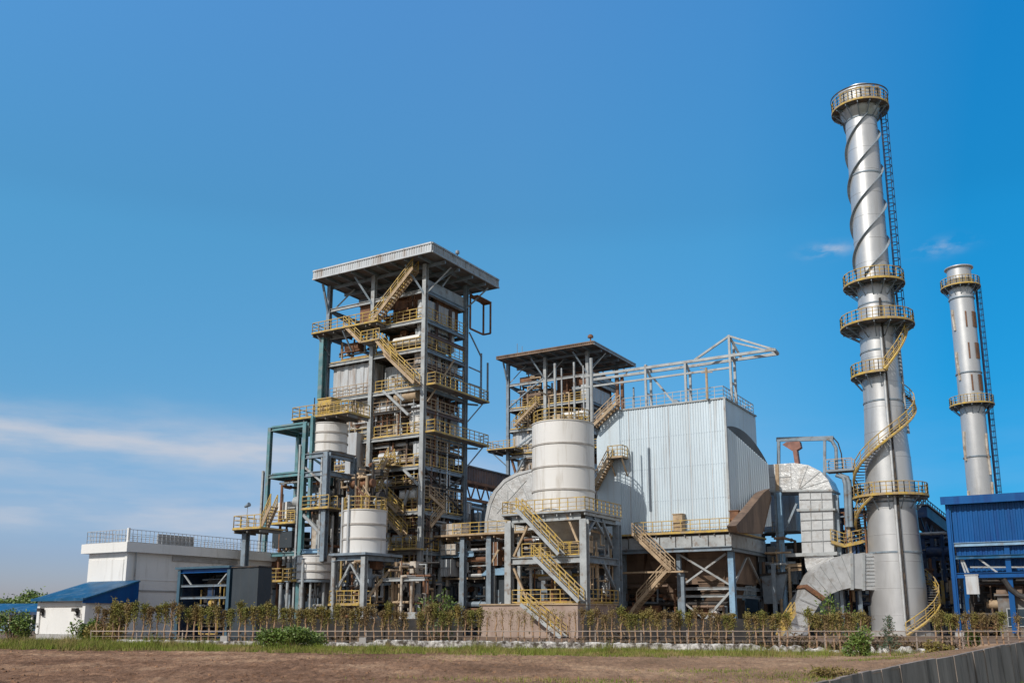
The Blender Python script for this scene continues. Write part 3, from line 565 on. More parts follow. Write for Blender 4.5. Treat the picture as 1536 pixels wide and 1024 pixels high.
ko = KF.front(547,800,2.2); pc = KF.o + Matrix.Rotation(KF.th,3,'Z') @ Vector((ko.x, 2.2, 0))
tk = tank('storage_tank', 'largest white tank of the left group, at the front on a braced stand', pc, KF.th, 62*.0585/2, KF.front(547,763,.6).z-zk, zk+.02, 2, group='white tanks of the left frame', head=.2)
rk = 62*.0585/2; h = KF.front(547,763,.6).z-zk
rail_mesh([(rk*.97*math.cos(a),rk*.97*math.sin(a),h) for a in [i*2*math.pi/18 for i in range(19)]], step=.7).build('railing', M['yellow'], tk)
for a, m_ in ((-95,'silver_smooth'),(-150,'silver_smooth'),(-158,'yellow')): MB().path([((rk+.16)*math.cos(R(a)),(rk+.16)*math.sin(R(a)),-.3 if m_ != 'yellow' else -3),((rk+.16)*math.cos(R(a)),(rk+.16)*math.sin(R(a)),h+1.2)],.09,8).build('pipe', M[m_], tk, smooth=True)
for k in range(6):
    a = R(rng.uniform(-170,-10)); rr = rng.uniform(.3,rk*.8); MB().path([(rr*math.cos(a),rr*math.sin(a),h),(rr*math.cos(a),rr*math.sin(a),h+rng.uniform(.8,2.6)),(rr*math.cos(a)+.7,rr*math.sin(a),h+1.2)],.07,8).build('vent_pipe', M[rng.choice(('yellow','tan','rust'))], tk, smooth=True)

# ------------------------------------------------------------------ middle gallery between tower and silo
MF = Frame(800, 797, 87)
G2 = thing('pipe_gallery', 'railed walkway on posts with pipes below, between the left tower and the silo', 'walkway', MF.o, MF.th)
zg = MF.front(800,797).z; xg = MF.front(656,805).x
floor(G2, xg, 1.5, -.6, 2.0, zg, 'tan', edge='tan'); railing(G2, [(MF.front(684,800).x,-.55,zg),(1.4,-.55,zg)], step=1.0)
for u in (695, 735): column(G2, MF.front(u,820).x, 0, -.05, zg-.2, 'steel', .5)
for u in (657, 738, 776): column(G2, MF.front(u,820).x, .4, -.05, zg-.2, 'steel_light', .3)
brace(G2, MF.front(748,824), MF.front(737,845), 'tan', .2); brace(G2, MF.front(640,850), MF.front(655,830), 'tan', .2)
zm = MF.front(700,866).z; floor(G2, xg-2, -1.5, 1.0, 4.5, zm, 'deck', edge='tan')
beam(G2, (xg-1.5,.4,MF.front(660,832).z),(xg+4,.4,MF.front(660,832).z),'steel_blue',.3,.5)
clutter(G2, xg-1, -.8, .8, 3.5, zm+.2, zg-.5, 55, ('steel_light','rust','cream','dark','panel','silver_smooth','tan'), .22)
clutter(G2, xg-2, -.8, .8, 4.0, .2, zm-.4, 42, ('rust','dark','steel','dark','slate','steel_light'), .25)
clutter(G2, MF.front(628,800).x, xg+.5, 1.0, 3.2, .3, zg-.2, 40, ('rust','dark','tan','dark','cream','steel_light'), .2)
for k, (ua, ub, va, vb, m_) in enumerate(((660,690,787,805,'cream'),(632,648,809,828,'cream'),(660,682,815,832,'cream'),(728,745,812,848,'rust'),(659,675,838,864,'panel'))):
    a, b = MF.front(ua,vb,-.2), MF.front(ub,va,-.2)
    if k == 0: b.z = a.z+1.25; a.z = zg+.02
    bx_ = thing('insulated_box', ('pale lagged box standing on the walkway left of its yellow railing','pale lagged box just left of the walkway end','lagged box hanging under the walkway','rusty duct casing under the walkway','pale panel box low under the walkway')[k], 'duct box', MF.o, MF.th)
    MB().bx(a.x,b.x,.0,1.5,a.z,b.z).build('casing', M[m_], bx_); r_m = MB()
    for i in range(4): r_m.bar((a.x+(b.x-a.x)*i/3,-.04,a.z),(a.x+(b.x-a.x)*i/3,-.04,b.z),.06,.08)
    r_m.bar((a.x-.03,-.05,(a.z+b.z)/2),(b.x+.03,-.05,(a.z+b.z)/2),.05,.07); r_m.build('flange', M['steel_light'], bx_)
sh = thing('pump_shed', 'small dark shed with pale blue lean-to roof under the walkway', 'shed', MF.o, MF.th)
a, b = MF.front(726,905,.6), MF.front(768,862,.6)
MB().bx(a.x,b.x,.8,3.6,0,b.z).build('wall', M['slate'], sh); MB().prism([(a.x-.2,b.z+.02),(b.x+.1,b.z+.02),(b.x+.1,b.z+.75),(a.x+.5,b.z+.6)], .3, 3.9).build('roof', M['steel_blue'], sh)
MB().bx(MF.front(735,890,.6).x,MF.front(748,890,.6).x,.7,.85,.1,MF.front(735,884,.6).z).build('door', M['steel'], sh)

# ------------------------------------------------------------------ silo on its stand
def W(fr, p): return fr.o + Matrix.Rotation(fr.th, 3, 'Z') @ Vector((p[0], p[1], 0))
SF = Frame(876, 768, 80)
zs = SF.front(876,768).z; sw = -SF.front(764,770).x; sd = SF.side(925,775).y; zmid = SF.front(876,833).z; zlo = SF.front(876,903).z
S = thing('silo_stand', 'grey steel stand with yellow stairs and railings under the tall banded silo', 'stand', SF.o, SF.th)
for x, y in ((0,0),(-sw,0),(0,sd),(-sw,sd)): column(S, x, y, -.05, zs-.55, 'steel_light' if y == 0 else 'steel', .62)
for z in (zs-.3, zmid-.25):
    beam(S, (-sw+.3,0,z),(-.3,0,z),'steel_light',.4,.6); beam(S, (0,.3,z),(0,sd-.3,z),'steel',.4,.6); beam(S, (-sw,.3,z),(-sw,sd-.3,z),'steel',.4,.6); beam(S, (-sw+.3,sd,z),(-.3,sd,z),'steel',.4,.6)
floor(S, -sw-.5, .35, -.45, sd+.4, zs+.16, 'steel_light', edge='steel_light')
railing(S, [(-sw-.45,sd+.3,zs+.17),(-sw-.45,-.4,zs+.17),(.3,-.4,zs+.17),(.3,sd+.3,zs+.17)])
floor(S, -sw+.35, -.35, .35, 1.6, zmid+.1, 'tan'); railing(S, [(SF.front(784,830).x,-.1,zmid+.1),(-.35,-.1,zmid+.1)], step=.9); railing(S, [(SF.front(784,830).x,1.5,zmid+.1),(-.35,1.5,zmid+.1)], step=1.0)
railing(S, [(-sw+.35,-.1,zlo),(-.4,-.1,zlo)], step=.9); railing(S, [(.15,.4,zlo),(.15,sd-.4,zlo)], step=.8); floor(S, -sw+.35,-.35,.35,sd-.4,zlo-.02,'deck',joists=False)
for q in ((783,765,846,832),(809,836,876,902),(790,906,850,956)):
    yq = -.5 if q[1] < 900 else -1.85; p1, p2 = SF.front(q[0],q[1],yq), SF.front(q[2],q[3],yq); stair(S, (p1.x,yq,p1.z), (p2.x,yq,max(.02,p2.z)), 1.0, (0,-1,0))
for q in ((792,788,771,834),(771,852,792,902),(850,770,868,815)): brace(S, SF.front(q[0],q[1],.05), SF.front(q[2],q[3],.05), 'tan', .2)
for q in ((902,778,918,822),(893,778,880,800),(904,842,922,882),(890,775,904,800)): brace(S, SF.side(q[0],q[1],.05), SF.side(q[2],q[3],.05), 'steel', .24)
hp = thing('silo_hopper', 'steel cone hopper hanging under the banded silo inside its stand', 'hopper', W(SF,(-sw/2,sd/2)), SF.th)
MB().lathe([(2.7,zs-.1),(2.7,zs-.6),(.7,zmid+.6),(.7,zmid+.2)], n=40).build('cone', M['silver_smooth'], hp, smooth=True); MB().bx(-.6,.6,-.6,.6,zmid-.8,zmid+.19).build('rotary_valve', M['tan'], hp)
MB().path([(0,0,zmid-.8),(0,0,zmid-1.6),(-2.5,0,zmid-1.6)], .25, 12).build('pipe', M['steel_light'], hp, smooth=True)
clutter(S, -sw+.6, -.6, 2.2, sd-.5, zlo+.1, zs-1.0, 46, ('steel_light','rust','tan','dark','panel','yellow'), .13)
clutter(S, -.5, -.1, .6, sd-.5, zlo+.3, zs-1.2, 14, ('tan','rust','steel_light'), .1)
rs = 94*.0598/2; cs = (-sw*.5+.02, sd*.5); zt = SF.front(850,631,cs[1]-rs*.6).z
sl = tank('silo', 'tall white silo with three dark bands, on the steel stand', W(SF,cs), SF.th, rs, zt-zs-.2, zs+.2, 3, head=.35, cat='silo')
hs = zt-zs-.2
for u, vt, r_ in ((833,545,.13),(888,537,.16),(862,543,.1),(876,548,.07),(843,552,.07)):
    p = SF.front(u,628,cs[1]-.5); x = p.x-cs[0]; h = SF.front(u,vt,cs[1]-.5).z-zs-.2
    MB().path([(x,-.5,hs-.1),(x,-.5,h)], r_, 10).build('vent_pipe', M['steel_light'], sl, smooth=True)
rail_mesh([(rs*.95*math.cos(i*math.pi/12),rs*.95*math.sin(i*math.pi/12),hs) for i in range(25)], step=.7).build('railing', M['yellow'], sl)
mb = MB()
for x in (-1.9,.2): mb.bar((x,.9,hs),(x,.9,hs+3.2),.1)
mb.bar((-1.9,.9,hs+3.2),(.2,.9,hs+3.25),.12); mb.bar((-1.9,.9,hs+3.2),(-1.9,-1,hs+3.2),.12); mb.bx(-1.2,-.2,.3,1.2,hs+.1,hs+1.2); mb.build('filter_frame', M['tan'], sl)
# pale rendered box wall at the foot of the silo stand
pk = thing('rendered_wall', 'pinkish rendered box wall at the foot of the silo stand', 'wall', SF.o, SF.th)
xa = SF.front(722,905,-1.6).x
zlw = zlo-.2
MB().bx(xa, .1, -1.6, sd-.5, -.1, zlw).build('wall', M['pink'], pk); MB().bx(xa-.12,.2,-1.72,sd-.4,zlw+.005,zlw+.12).build('coping', M['tan'], pk)


def seams(P, fr, y, lines, w=.05, m='steel_light', name='seam'):
    mb = MB()
    for u1, v1, u2, v2 in lines:
        a, b = fr.front(u1,v1,y), fr.front(u2,v2,y); mb.bar((a.x,y-.02,a.z),(b.x,y-.02,b.z),w,.05)
    return mb.build(name, M[m], P)
# ------------------------------------------------------------------ big elbow duct behind the silo
EF = Frame(800, 800, 92)
E_ = thing('elbow_duct', 'large foil clad elbow duct curving up behind the silo', 'duct', EF.o, EF.th)
def outl(fr, pts, y): return [(fr.front(u,v,y).x, fr.front(u,v,y).z) for u, v in pts]
MB().prism(outl(EF, [(729,801),(730,778),(734,756),(743,737),(757,721),(775,711),(800,705),(812,704),(812,801)],0), 0, 4.2).build('bend', M['silver'], E_)
MB().prism(outl(EF, [(727,801),(728,778),(732,755),(741,736),(756,719),(774,709),(800,703),(800,706),(776,713),(758,723),(745,738),(737,756),(732,778),(731,801)],0), -.08, -.01).build('flange', M['silver_smooth'], E_)
MB().prism(outl(EF, [(722,803),(812,801),(812,806),(722,808)],0), -.3, 4.4).build('flange', M['steel_light'], E_)
MB().prism(outl(EF, [(733,809),(806,806),(790,880),(752,880)],0), .2, 3.8).build('casing', M['silver'], E_)
seams(E_, EF, 0, [(806,796,731,777),(806,794,735,756),(806,792,744,737),(806,790,758,722),(807,788,776,711),(770,801,771,778),(733,790,770,788),(760,800,762,735),(745,770,790,720)])
for x in (-4.4,.2): column(E_, x, -.2, -.05, EF.front(800,808).z, 'steel', .4, 'support_leg')

# ------------------------------------------------------------------ filter house
BF = Frame(1086, 597, 85)
Bh = thing('filter_house', 'pale blue profiled metal clad filter house standing on braced steel legs', 'building', BF.o, BF.th)
zt = BF.front(1086,597).z; zb = 9.15; BD = 9.5; xl = -12.6; xc = BF.front(925,613).x
b_ = MB(); b_.corr((xc,0),(0,0),zb,zt,.25,.055)
for z in (12.3,15.4,18.4): b_.bar((xc,-.052,z),(0,-.052,z),.012,.02)
b_.build('front_wall', M['wall'], Bh)
b_ = MB()
for q in range(5): b_.bx(-9.6+q*2.05,-9.54+q*2.05,-.06,-.03,zb+.1,zt-.1)
b_.build('sheet_joint', M['panel'], Bh)
MB().corr((0,0),(0,BD),zb,zt,.25,.055).build('side_wall', M['wall'], Bh)
b_ = MB(); b_.corr((0,BD),(xl,BD),zb,zt); b_.corr((xl,BD),(xl,0),zb,zt-.5); b_.build('rear_wall', M['wall'], Bh)
MB().bx(xl+.1,-.06,.06,BD-.06,zt-.12,zt+.02).build('roof', M['panel'], Bh)
MB().bar((xc,-.06,zt+.03),(.1,-.06,zt+.03),.16,.14).bar((.1,-.06,zt+.03),(.1,BD+.06,zt+.03),.16,.14).build('roof_trim', M['steel_light'], Bh)
MB().bar((.06,-.06,zb),(.06,-.06,zt-.05),.19).build('corner_trim', M['steel_light'], Bh)
MB().prism([(xc+.3,zt-.05),(xc+.3,zb),(xl-.4,zb),(xl-.4,zt-2.6),(xl+.3,zt-1.0)], -.12, BD-.5).build('inlet_plenum', M['wall'], Bh)
# walkway at the foot of the walls
floor(Bh, xl-1.2, .38, -1.1, BD+.3, zb, 'deck', edge='yellow'); railing(Bh, [(BF.front(952,800,-1.05).x,-1.05,zb),(.33,-1.05,zb)], step=.9)
MB().bx(xl-1.2,.36,-.85,-.7,zb-1.35,zb-.3).build('fascia', M['steel_light'], Bh); MB().bx(.2,.36,-.69,BD+.2,zb-1.45,zb-.3).build('fascia', M['steel_light'], Bh)
beam(Bh, (xl-1.2,-.8,zb-1.55),(.36,-.8,zb-1.55),'steel',.4,.38); beam(Bh, (.3,-.5,zb-1.62),(.3,BD+.2,zb-1.62),'steel',.4,.34)
for i in range(9): beam(Bh, (xl+i*1.55,-.86,zb-1.3),(xl+i*1.55,-.86,zb-.32),'dark',.06,.12,name='rib')
for u, w, h in ((1016,.9,1.7),(1101,.8,1.7)):
    p = BF.front(u,785,-.9); MB().bx(p.x-w/2,p.x+w/2,-.8,-.1,zb+.01,zb+h).bx(p.x-w/2-.06,p.x+w/2+.06,-.86,-.05,zb+h,zb+h+.08).build('junction_box', M['tan' if u < 1050 else 'rust'], Bh)
MB().bx(.5,1.4,.6,2.4,zb+.0,zb+1.2).bx(.4,1.5,.5,2.5,zb+1.2,zb+1.3).build('hatch_box', M['tan'], Bh)
# legs, hoppers and bracing
zl2 = zb-1.75
cols_x = [0, BF.front(1018,830,0).x, BF.front(936,830,0).x, xl-.5]
for x in cols_x:
    for y in (0, BD): column(Bh, x, y, -.05, zl2, 'steel_blue' if x == 0 and y == 0 else 'steel', .5 if x == 0 else .36, 'leg')
hx = [(-12.4,-8.6),(-8.4,-4.6),(-4.4,-.6)]
for i, (xa, xb) in enumerate(hx):
    mb = MB(); ya, yb = .6, BD-.6; xm = (xa+xb)/2; ym = (ya+yb)/2; zt_, zb_ = zb-1.4, 3.0
    mb.add([(xa,ya,zt_),(xb,ya,zt_),(xb,yb,zt_),(xa,yb,zt_),(xm-.9,ym-2.6,zb_),(xm+.9,ym-2.6,zb_),(xm+.9,ym+2.6,zb_),(xm-.9,ym+2.6,zb_)],[(0,1,2,3),(7,6,5,4),(0,4,5,1),(1,5,6,2),(2,6,7,3),(3,7,4,0)])
    h = mb.build('hopper', M['brown'], Bh); r = MB()
    for k in range(1, 5): r.bar((xa+(xm-.9-xa)*k/5,ya+(ym-2.6-ya)*k/5-.05,zt_+(zb_-zt_)*k/5),(xb+(xm+.9-xb)*k/5,ya+(ym-2.6-ya)*k/5-.05,zt_+(zb_-zt_)*k/5),.08,.1)
    r.build('stiffener', M['brown'], h)
MB().bx(xl,-.3,1.6,BD-1,4.6,zl2).build('skirt', M['brown'], Bh)
MB().bx(xl+.5,-1,3.0,6.5,.9,3.2).build('ash_conveyor', M['dark'], Bh)
xk = cols_x[1]
z1, z2_ = BF.front(1092,880,0).z, zl2-.2
brace(Bh,(xk+.2,-.1,z2_),(-.2,-.1,z1+.2),'steel_light',.18); brace(Bh,(xk+.2,.1,z1+.2),(-.5,.1,z2_),'steel_light',.18)
beam(Bh,(xk+.2,0,z1-.1),(-.25,0,z1-.1),'steel_light',.22,.26); beam(Bh,(xk+.2,.3,z1-.75),(-.25,.3,z1-.75),'steel_light',.22,.22)
brace(Bh,(xk+.2,0,z1-1.2),(xk+2.2,0,z1-2.8),'steel_light',.16); brace(Bh,(-.2,0,z1-.4),(-3.4,-.1,.6),'steel_light',.22)
brace(Bh,(0,.3,z1+.1),(0,4.5,zl2-.3),'steel_light',.16); beam(Bh,(0,.3,z1-.1),(0,BD-.3,z1-.1),'steel',.2,.26); beam(Bh,(0,.3,z1-.8),(0,BD-.3,z1-.8),'steel',.2,.26); brace(Bh,(0,BD-.3,z1+.1),(0,5.0,zl2-.3),'steel_light',.16)
for yy in (.8,2.4): MB().path([(xl,yy,z1-1.4),(-.6,yy,z1-1.4)],.22,12).build('pipe',M['dark'],Bh,smooth=True)
# stairs under the walkway
p1, p2 = BF.front(955,806,-1.4), BF.front(1012,856,-1.4); stair(Bh,(p1.x,-1.3,zb-.02),(p2.x,-1.3,p2.z),1.1,(0,-1,0),sm='tan',m='tan')
floor(Bh,p2.x-5.0,p2.x+1.2,-2.4,-1.2,p2.z-.02,'tan',edge=None,joists=False,name='landing')
p3 = BF.front(962,905,-1.4); stair(Bh,(p2.x-.4,-1.3,p2.z),(p3.x,-1.3,p3.z),1.1,(0,-1,0),sm='tan',m='tan'); stair(Bh,(p3.x,-1.3,p3.z),(p3.x-2.2,-1.3,.05),1.1,(0,-1,0),sm='tan',m='tan',rails=False)
column(Bh,p2.x+.9,-1.8,-.05,p2.z-.2,'steel',.3,'leg')
clutter(Bh, xl, -5.5, .2, 1.5, .3, 4.4, 34, ('rust','dark','tan','brown','steel'), .16)
clutter(Bh, -4, -.6, .5, 2.5, .2, 2.6, 14, ('rust','dark','tan','brown','steel','tank'), .16)
# roof railing, mast and hoist gantry
railing(Bh,[(xc,.15,zt+.1),(-.1,.15,zt+.1),(-.1,BD-.1,zt+.1),(xl+.3,BD-.1,zt+.1)],m='steel_light',w=.055,toe=0)
p = BF.level(1061,597,zt+.1); MB().tube((p.x,p.y,zt),(p.x,p.y,zt+3.0),.12).bar((p.x-.5,p.y,zt+2.6),(p.x+.6,p.y,zt+2.5),.08).bar((p.x,p.y,zt+2.9),(p.x-.6,p.y,zt+3.05),.05).build('roof_mast', M['tan'], Bh)
p = BF.level(988,600,zt+.1); MB().prism([(p.x-.5,zt+.05),(p.x+.7,zt+.05),(p.x+.7,zt+.35),(p.x+.1,zt+1.0),(p.x-.2,zt+.9)],2.2,3.2).build('roof_hood', M['steel'], Bh)
gn = thing('hoist_gantry', 'grey tubular hoist gantry with a cantilever boom on the filter house roof', 'gantry', BF.o, BF.th)
pa = BF.level(1098,603,zt); gy = pa.y; gy2 = gy+1.3
posts = [(968,585,545.5),(1028,585,539),(1096,580,500)]
ztops = []
for u, vb, v in posts:
    pb = BF.front(u,v+2,gy); x = BF.front(u+1,vb,gy).x; ztops.append((x,pb.z))
    for yy, dz in ((gy,0),(gy2,-.35 if u > 1090 else -.9)): MB().bar((x,yy,zt+.02),(x,yy,pb.z+dz),.21).build('post', M['steel_light'], gn)
    MB().bar((x,gy,zt+1.9),(x,gy2,zt+1.9),.16).bar((x,gy,BF.front(u,v+3,gy).z if u < 1090 else BF.front(1097,531,gy).z),(x,gy2,(pb.z-1.0) if u < 1090 else BF.front(1097,531,gy).z-.3),.2).build('cross_member', M['steel_light'], gn)
def gp(u,v,y): return BF.front(u,v,y)
def clampx(p): return p
A_, Bq, T_ = gp(872,569,gy), gp(1095,533.5,gy), gp(1161,524,gy)
A2, T2_ = gp(912,573,gy2), gp(1161,528,gy2)
zr1 = Bq.z; zr2 = zr1
MB().bar((A_.x,gy,zr1),(T_.x,gy,zr1),.22,.26).build('runway_beam', M['steel_light'], gn); MB().bar((A_.x+.8,gy2,zr1-.1),(T_.x,gy2,zr1-.1),.22,.26).build('runway_beam', M['steel_light'], gn)
MB().bar((A_.x-1,gy,zr1-1.15),(gp(1095,553,gy).x,gy,zr1-1.15),.18,.18).build('tie_beam', M['steel_light'], gn)
ap = (ztops[2][0],gy,ztops[2][1]-.1)
MB().bar(ap,(T_.x,gy,zr1),.17).bar(ap,(ztops[1][0]+1.0,gy,zr1+.1),.19).bar((ap[0],gy2,ap[2]-.3),(T_.x,gy2,zr1),.15).bar((ap[0],gy,ap[2]),(ap[0]+.7,gy2,zr1),.16).bar((T_.x,gy,zr1),(T_.x,gy2,zr1-.1),.24).build('stay', M['steel_light'], gn)
MB().bar((ztops[0][0]+.2,gy2,zr1-.7),(gp(1020,598,gy2).x,gy2,zt+.1),.18).bar((ztops[0][0],gy,ztops[0][1]),(ztops[0][0]+.1,gy2,zr1),.18).build('brace', M['steel_light'], gn)
for u in (925,932,949): MB().bar((gp(u,600,gy2).x,gy2+.3,zt-.1 if u > 926 else zt),(gp(u,600,gy2).x,gy2+.3,zr1-.2 if u < 940 else zr1-1.4),.28 if u < 940 else .14).build('post', M['rust' if u < 940 else 'steel'], gn)
# stairs at the left end of the front wall
p1, p2 = BF.front(928,606,-.5), BF.front(893,640,-.5); stair(Bh,(p1.x,-.2,p1.z),(p2.x,-.2,p2.z),.9,(0,-1,0),m='tan',sm='tan')
p1, p2 = BF.front(917,688,-.5), BF.front(939,688,-.5); floor(Bh,p1.x,p2.x,-1.4,-.1,p1.z,joists=False,name='landing',edge='tan'); railing(Bh,[(p1.x,-1.35,p1.z),(p2.x,-1.35,p1.z),(p2.x,-.15,p1.z)],step=.6)
for x in (p1.x+.2,p2.x-.1): brace(Bh,(x,-1.3,p1.z-.1),(x,-.05,p1.z-1.7),'tan',.12)
p3 = BF.front(893,735,-.5); stair(Bh,(p1.x+.1,-.3,p1.z),(p3.x,-.3,p3.z),1.0,(0,-1,0),m='tan',sm='tan')
# tapered outlet manifold on the right face and its brown chute
sA, sB = BF.side(1089,640,.06), BF.level(1152,695,0)
xm = 1.9
pm = BF.side(1152,696,xm); zA, zB, ym_ = sA.z, pm.z, min(pm.y, BD+1.5)
m2 = MB(); m2.add([(.08,.1,zA),(xm,ym_,zB),(.08,ym_,zB+1.7),(.08,.1,zb+.1),(xm,ym_,zb+.9),(.08,ym_,zb+.9)],[(0,1,2),(3,5,4),(0,2,5,3),(1,4,5,2)])
o = thing('outlet_manifold', 'tapered metal clad outlet manifold along the right face of the filter house', 'duct', BF.o, BF.th)
m2.build('casing', M['steel'], o); MB().corr((.08,.1),(xm,ym_),zb+.1,zA,.35,.05,z1b=zB,z0b=zb+.9).build('cladding', M['wall'], o)
n_p = 14; up_ = []; lo_ = []
for i in range(n_p+1):
    t_ = i/n_p; z0_ = zA+(zB-zA)*t_; up_.append((.08+(xm-.08)*t_, .1+(ym_-.1)*t_, z0_+1.15*math.sin(math.pi*t_)**.8)); lo_.append((.08+(xm-.08)*t_, .1+(ym_-.1)*t_, z0_-.15))
m3 = MB(); dn = Vector((ym_-.1, -(xm-.08), 0)).normalized(); vs_ = [tuple(Vector(p)+dn*q) for q in (-.02,-.35) for p in up_+lo_]; L2 = n_p+1
fs_ = []
for i in range(n_p):
    fs_ += [(i, i+1, L2+i+1, L2+i), (2*L2+i, 3*L2+i, 3*L2+i+1, 2*L2+i+1), (i, 2*L2+i, 2*L2+i+1, i+1), (L2+i, L2+i+1, 3*L2+i+1, 3*L2+i)]
m3.add(vs_, fs_); m3.build('curved_hood', M['hood'], o)
ch = thing('outlet_chute', 'brown steel chute sloping down from the manifold at the right of the filter house', 'chute', BF.o, BF.th)
pl = [BF.side(u,v,xm+.15) for u, v in ((1144,739),(1153,733),(1156,745),(1143,800),(1106,797),(1103,788),(1120,769))]
MB().prism_x([(p.y,p.z) for p in pl], xm-.6, xm+.2).build('casing', M['brown'], ch)
r = MB()
for i in (0,2,3,5): a = pl[i]; c = pl[(i+1) % 7]; r.bar((xm+.22,a.y,a.z),(xm+.22,c.y,c.z),.06,.09)
r.build('flange', M['brown'], ch)

# ------------------------------------------------------------------ right hand ducts
DY = 9.0
Dd = thing('square_duct', 'foil clad square duct bending down between the filter house and the tall chimney', 'duct', BF.o, BF.th)
def od(pts): return outl(BF, pts, DY)
x0 = BF.front(1146,715,DY).x
MB().prism(od([(1146,697),(1190,694),(1212,697),(1230,706),(1242,719),(1248,733),(1196,735),(1146,735)]), DY, DY+3.2).build('bend', M['silver'], Dd)
MB().prism(od([(1198,736),(1247,734),(1249,762),(1199,763)]), DY+.05, DY+3.1).build('section', M['silver_smooth'], Dd)
MB().prism(od([(1200,767),(1249,765),(1251,828),(1203,831)]), DY+.05, DY+3.1).build('section', M['silver_smooth'], Dd)
MB().prism(od([(1206,834),(1250,832),(1250,847),(1233,866),(1216,866),(1208,850)]), DY+.1, DY+3.0).build('hopper', M['silver'], Dd)
for pts in ([(1195,763),(1253,762),(1253,765),(1196,767)],[(1178,830),(1256,827),(1256,832),(1178,835)],[(1163,696),(1168,696),(1169,736),(1164,736)],[(1146,735),(1249,733.5),(1249,736.5),(1146,738)]):
    MB().prism(od(pts), DY-.12, DY+3.3).build('flange', M['tan' if pts[0][1] == 696 else 'steel_light'], Dd)
seams(Dd, BF, DY, [(1170,697,1170,734),(1186,695,1187,734),(1198,734,1212,698),(1198,734,1230,707),(1198,734,1243,720),(1147,716,1186,715),(1199,749,1248,748),(1215,736,1216,762),(1232,735,1233,762),(1216,767,1218,830),(1233,767,1235,829),(1201,780,1249,778),(1202,795,1250,793),(1202,812,1250,810)], .04)
for u in (1172,1166): 
    p = BF.front(u,800,DY-.4); column(Dd, p.x, DY-.4, -.05, BF.front(u,738,DY-.4).z, 'steel_blue' if u == 1172 else 'steel', .42 if u == 1172 else .25, 'leg')
p = BF.front(1254,800,DY); column(Dd, p.x, DY+1, -.05, BF.front(1254,740,DY).z, 'steel', .4, 'leg'); column(Dd, p.x+1.0, DY+2.5, -.05, BF.front(1254,715,DY).z, 'steel', .4, 'leg')
brace(Dd, BF.front(1180,790,DY), BF.front(1195,755,DY), 'steel', .22); beam(Dd, BF.front(1176,848,DY-.2), BF.front(1202,847,DY-.2),'tan',.2,.3); beam(Dd, BF.front(1176,855,DY-.2), BF.front(1202,853,DY-.2),'tan',.2,.25)
hf = thing('hoist_portal', 'dark portal frame with a pinkish hoist above the foil clad duct', 'hoist', BF.o, BF.th)
def hp_(u,v,y=DY+1): q = BF.front(u,v,y); return Vector((q.x,y,q.z))
MB().bar(hp_(1168,699),hp_(1168,660),.28).build('post', M['steel'], hf); MB().bar(hp_(1237,715),hp_(1237,660),.24).build('post', M['steel'], hf)
MB().bar(hp_(1165,659),hp_(1250,657),.3,.42).build('beam', M['steel'], hf); MB().path([hp_(1238,657),hp_(1248,661),hp_(1254,672),hp_(1255,704)],.16,10).build('bent_pipe', M['steel'], hf, smooth=True)
MB().path([hp_(1250,656),hp_(1257,664),hp_(1262,680),hp_(1264,704)],.06,8).build('cable', M['dark'], hf)
MB().prism([(hp_(u,v).x,hp_(u,v).z) for u,v in ((1174,667),(1180,663),(1200,662),(1202,671),(1196,675),(1199,696),(1193,697),(1190,677))],DY+.8,DY+1.5).build('hoist_body', M['red'], hf)
lw = thing('link_walkway', 'small grey walkway linking the duct top to the tall chimney', 'walkway', BF.o, BF.th)
p1, p2 = hp_(1241,707), hp_(1285,705); floor(lw, p1.x, p2.x, DY+.6, DY+1.8, p1.z, 'deck', edge='steel', joists=False); railing(lw,[(p1.x,DY+.65,p1.z),(p1.x+2.4,DY+.65,p1.z)],m='tan'); railing(lw,[(p1.x,DY+1.75,p1.z),(p1.x+2.4,DY+1.75,p1.z)],m='tan')
for u in (1262,1268): MB().path([hp_(u-8,712),hp_(u+3,716),hp_(u+6,726),hp_(u+9,790)],.2,10).build('bent_leg', M['steel'], lw, smooth=True)
pr = thing('pipe_rack', 'navy steel pipe rack crowded with pipes, left of the tall chimney', 'pipe rack', BF.o, BF.th)
xa, xb = BF.front(1252,800,DY+1).x, BF.front(1304,800,DY+1).x; zr_ = BF.front(1270,772,DY+1).z
for x in (xa+.5,(xa+xb)/2,xb): 
    for y in (DY+1.5, DY+4.5): column(pr, x, y, -.05, zr_, 'navy', .28, 'post')
for z in (zr_, zr_-2.2, zr_-4.6): beam(pr,(xa,DY+1.5,z),(xb+.2,DY+1.5,z),'navy',.2,.3); floor(pr,xa,xb,DY+1.7,DY+4.4,z+.2,'navy',edge=None,joists=False)
clutter(pr, xa, xb, DY+1.2, DY+4.2, .3, zr_+.8, 60, ('navy','steel','dark','steel_light','tan','navy','rust'), .14)
rc = thing('rear_casing', 'grey ribbed casing behind the brown chute', 'casing', BF.o, BF.th)
MB().corrbox(BF.front(1146,800,DY+4).x, BF.front(1196,800,DY+4).x, DY+4, DY+8, BF.front(1160,797,DY+4).z, BF.front(1160,738,DY+4).z, .5).build('shell', M['panel'], rc)
floor(rc, BF.front(1146,800,DY+4).x, BF.front(1180,800,DY+4).x, DY+2.6, DY+3.9, BF.front(1160,800,DY+3).z,'deck',edge='dark'); railing(rc,[(BF.front(1148,800,DY+3).x,DY+2.7,BF.front(1160,800,DY+3).z),(BF.front(1172,800,DY+3).x,DY+2.7,BF.front(1160,800,DY+3).z)],m='tan')
clutter(rc, BF.front(1142,850,DY+2).x, BF.front(1200,850,DY+2).x, DY-1, DY+3.5, .3, BF.front(1160,806,DY+3).z-.4, 56, ('rust','dark','tan','steel_light','brown','steel'), .2)
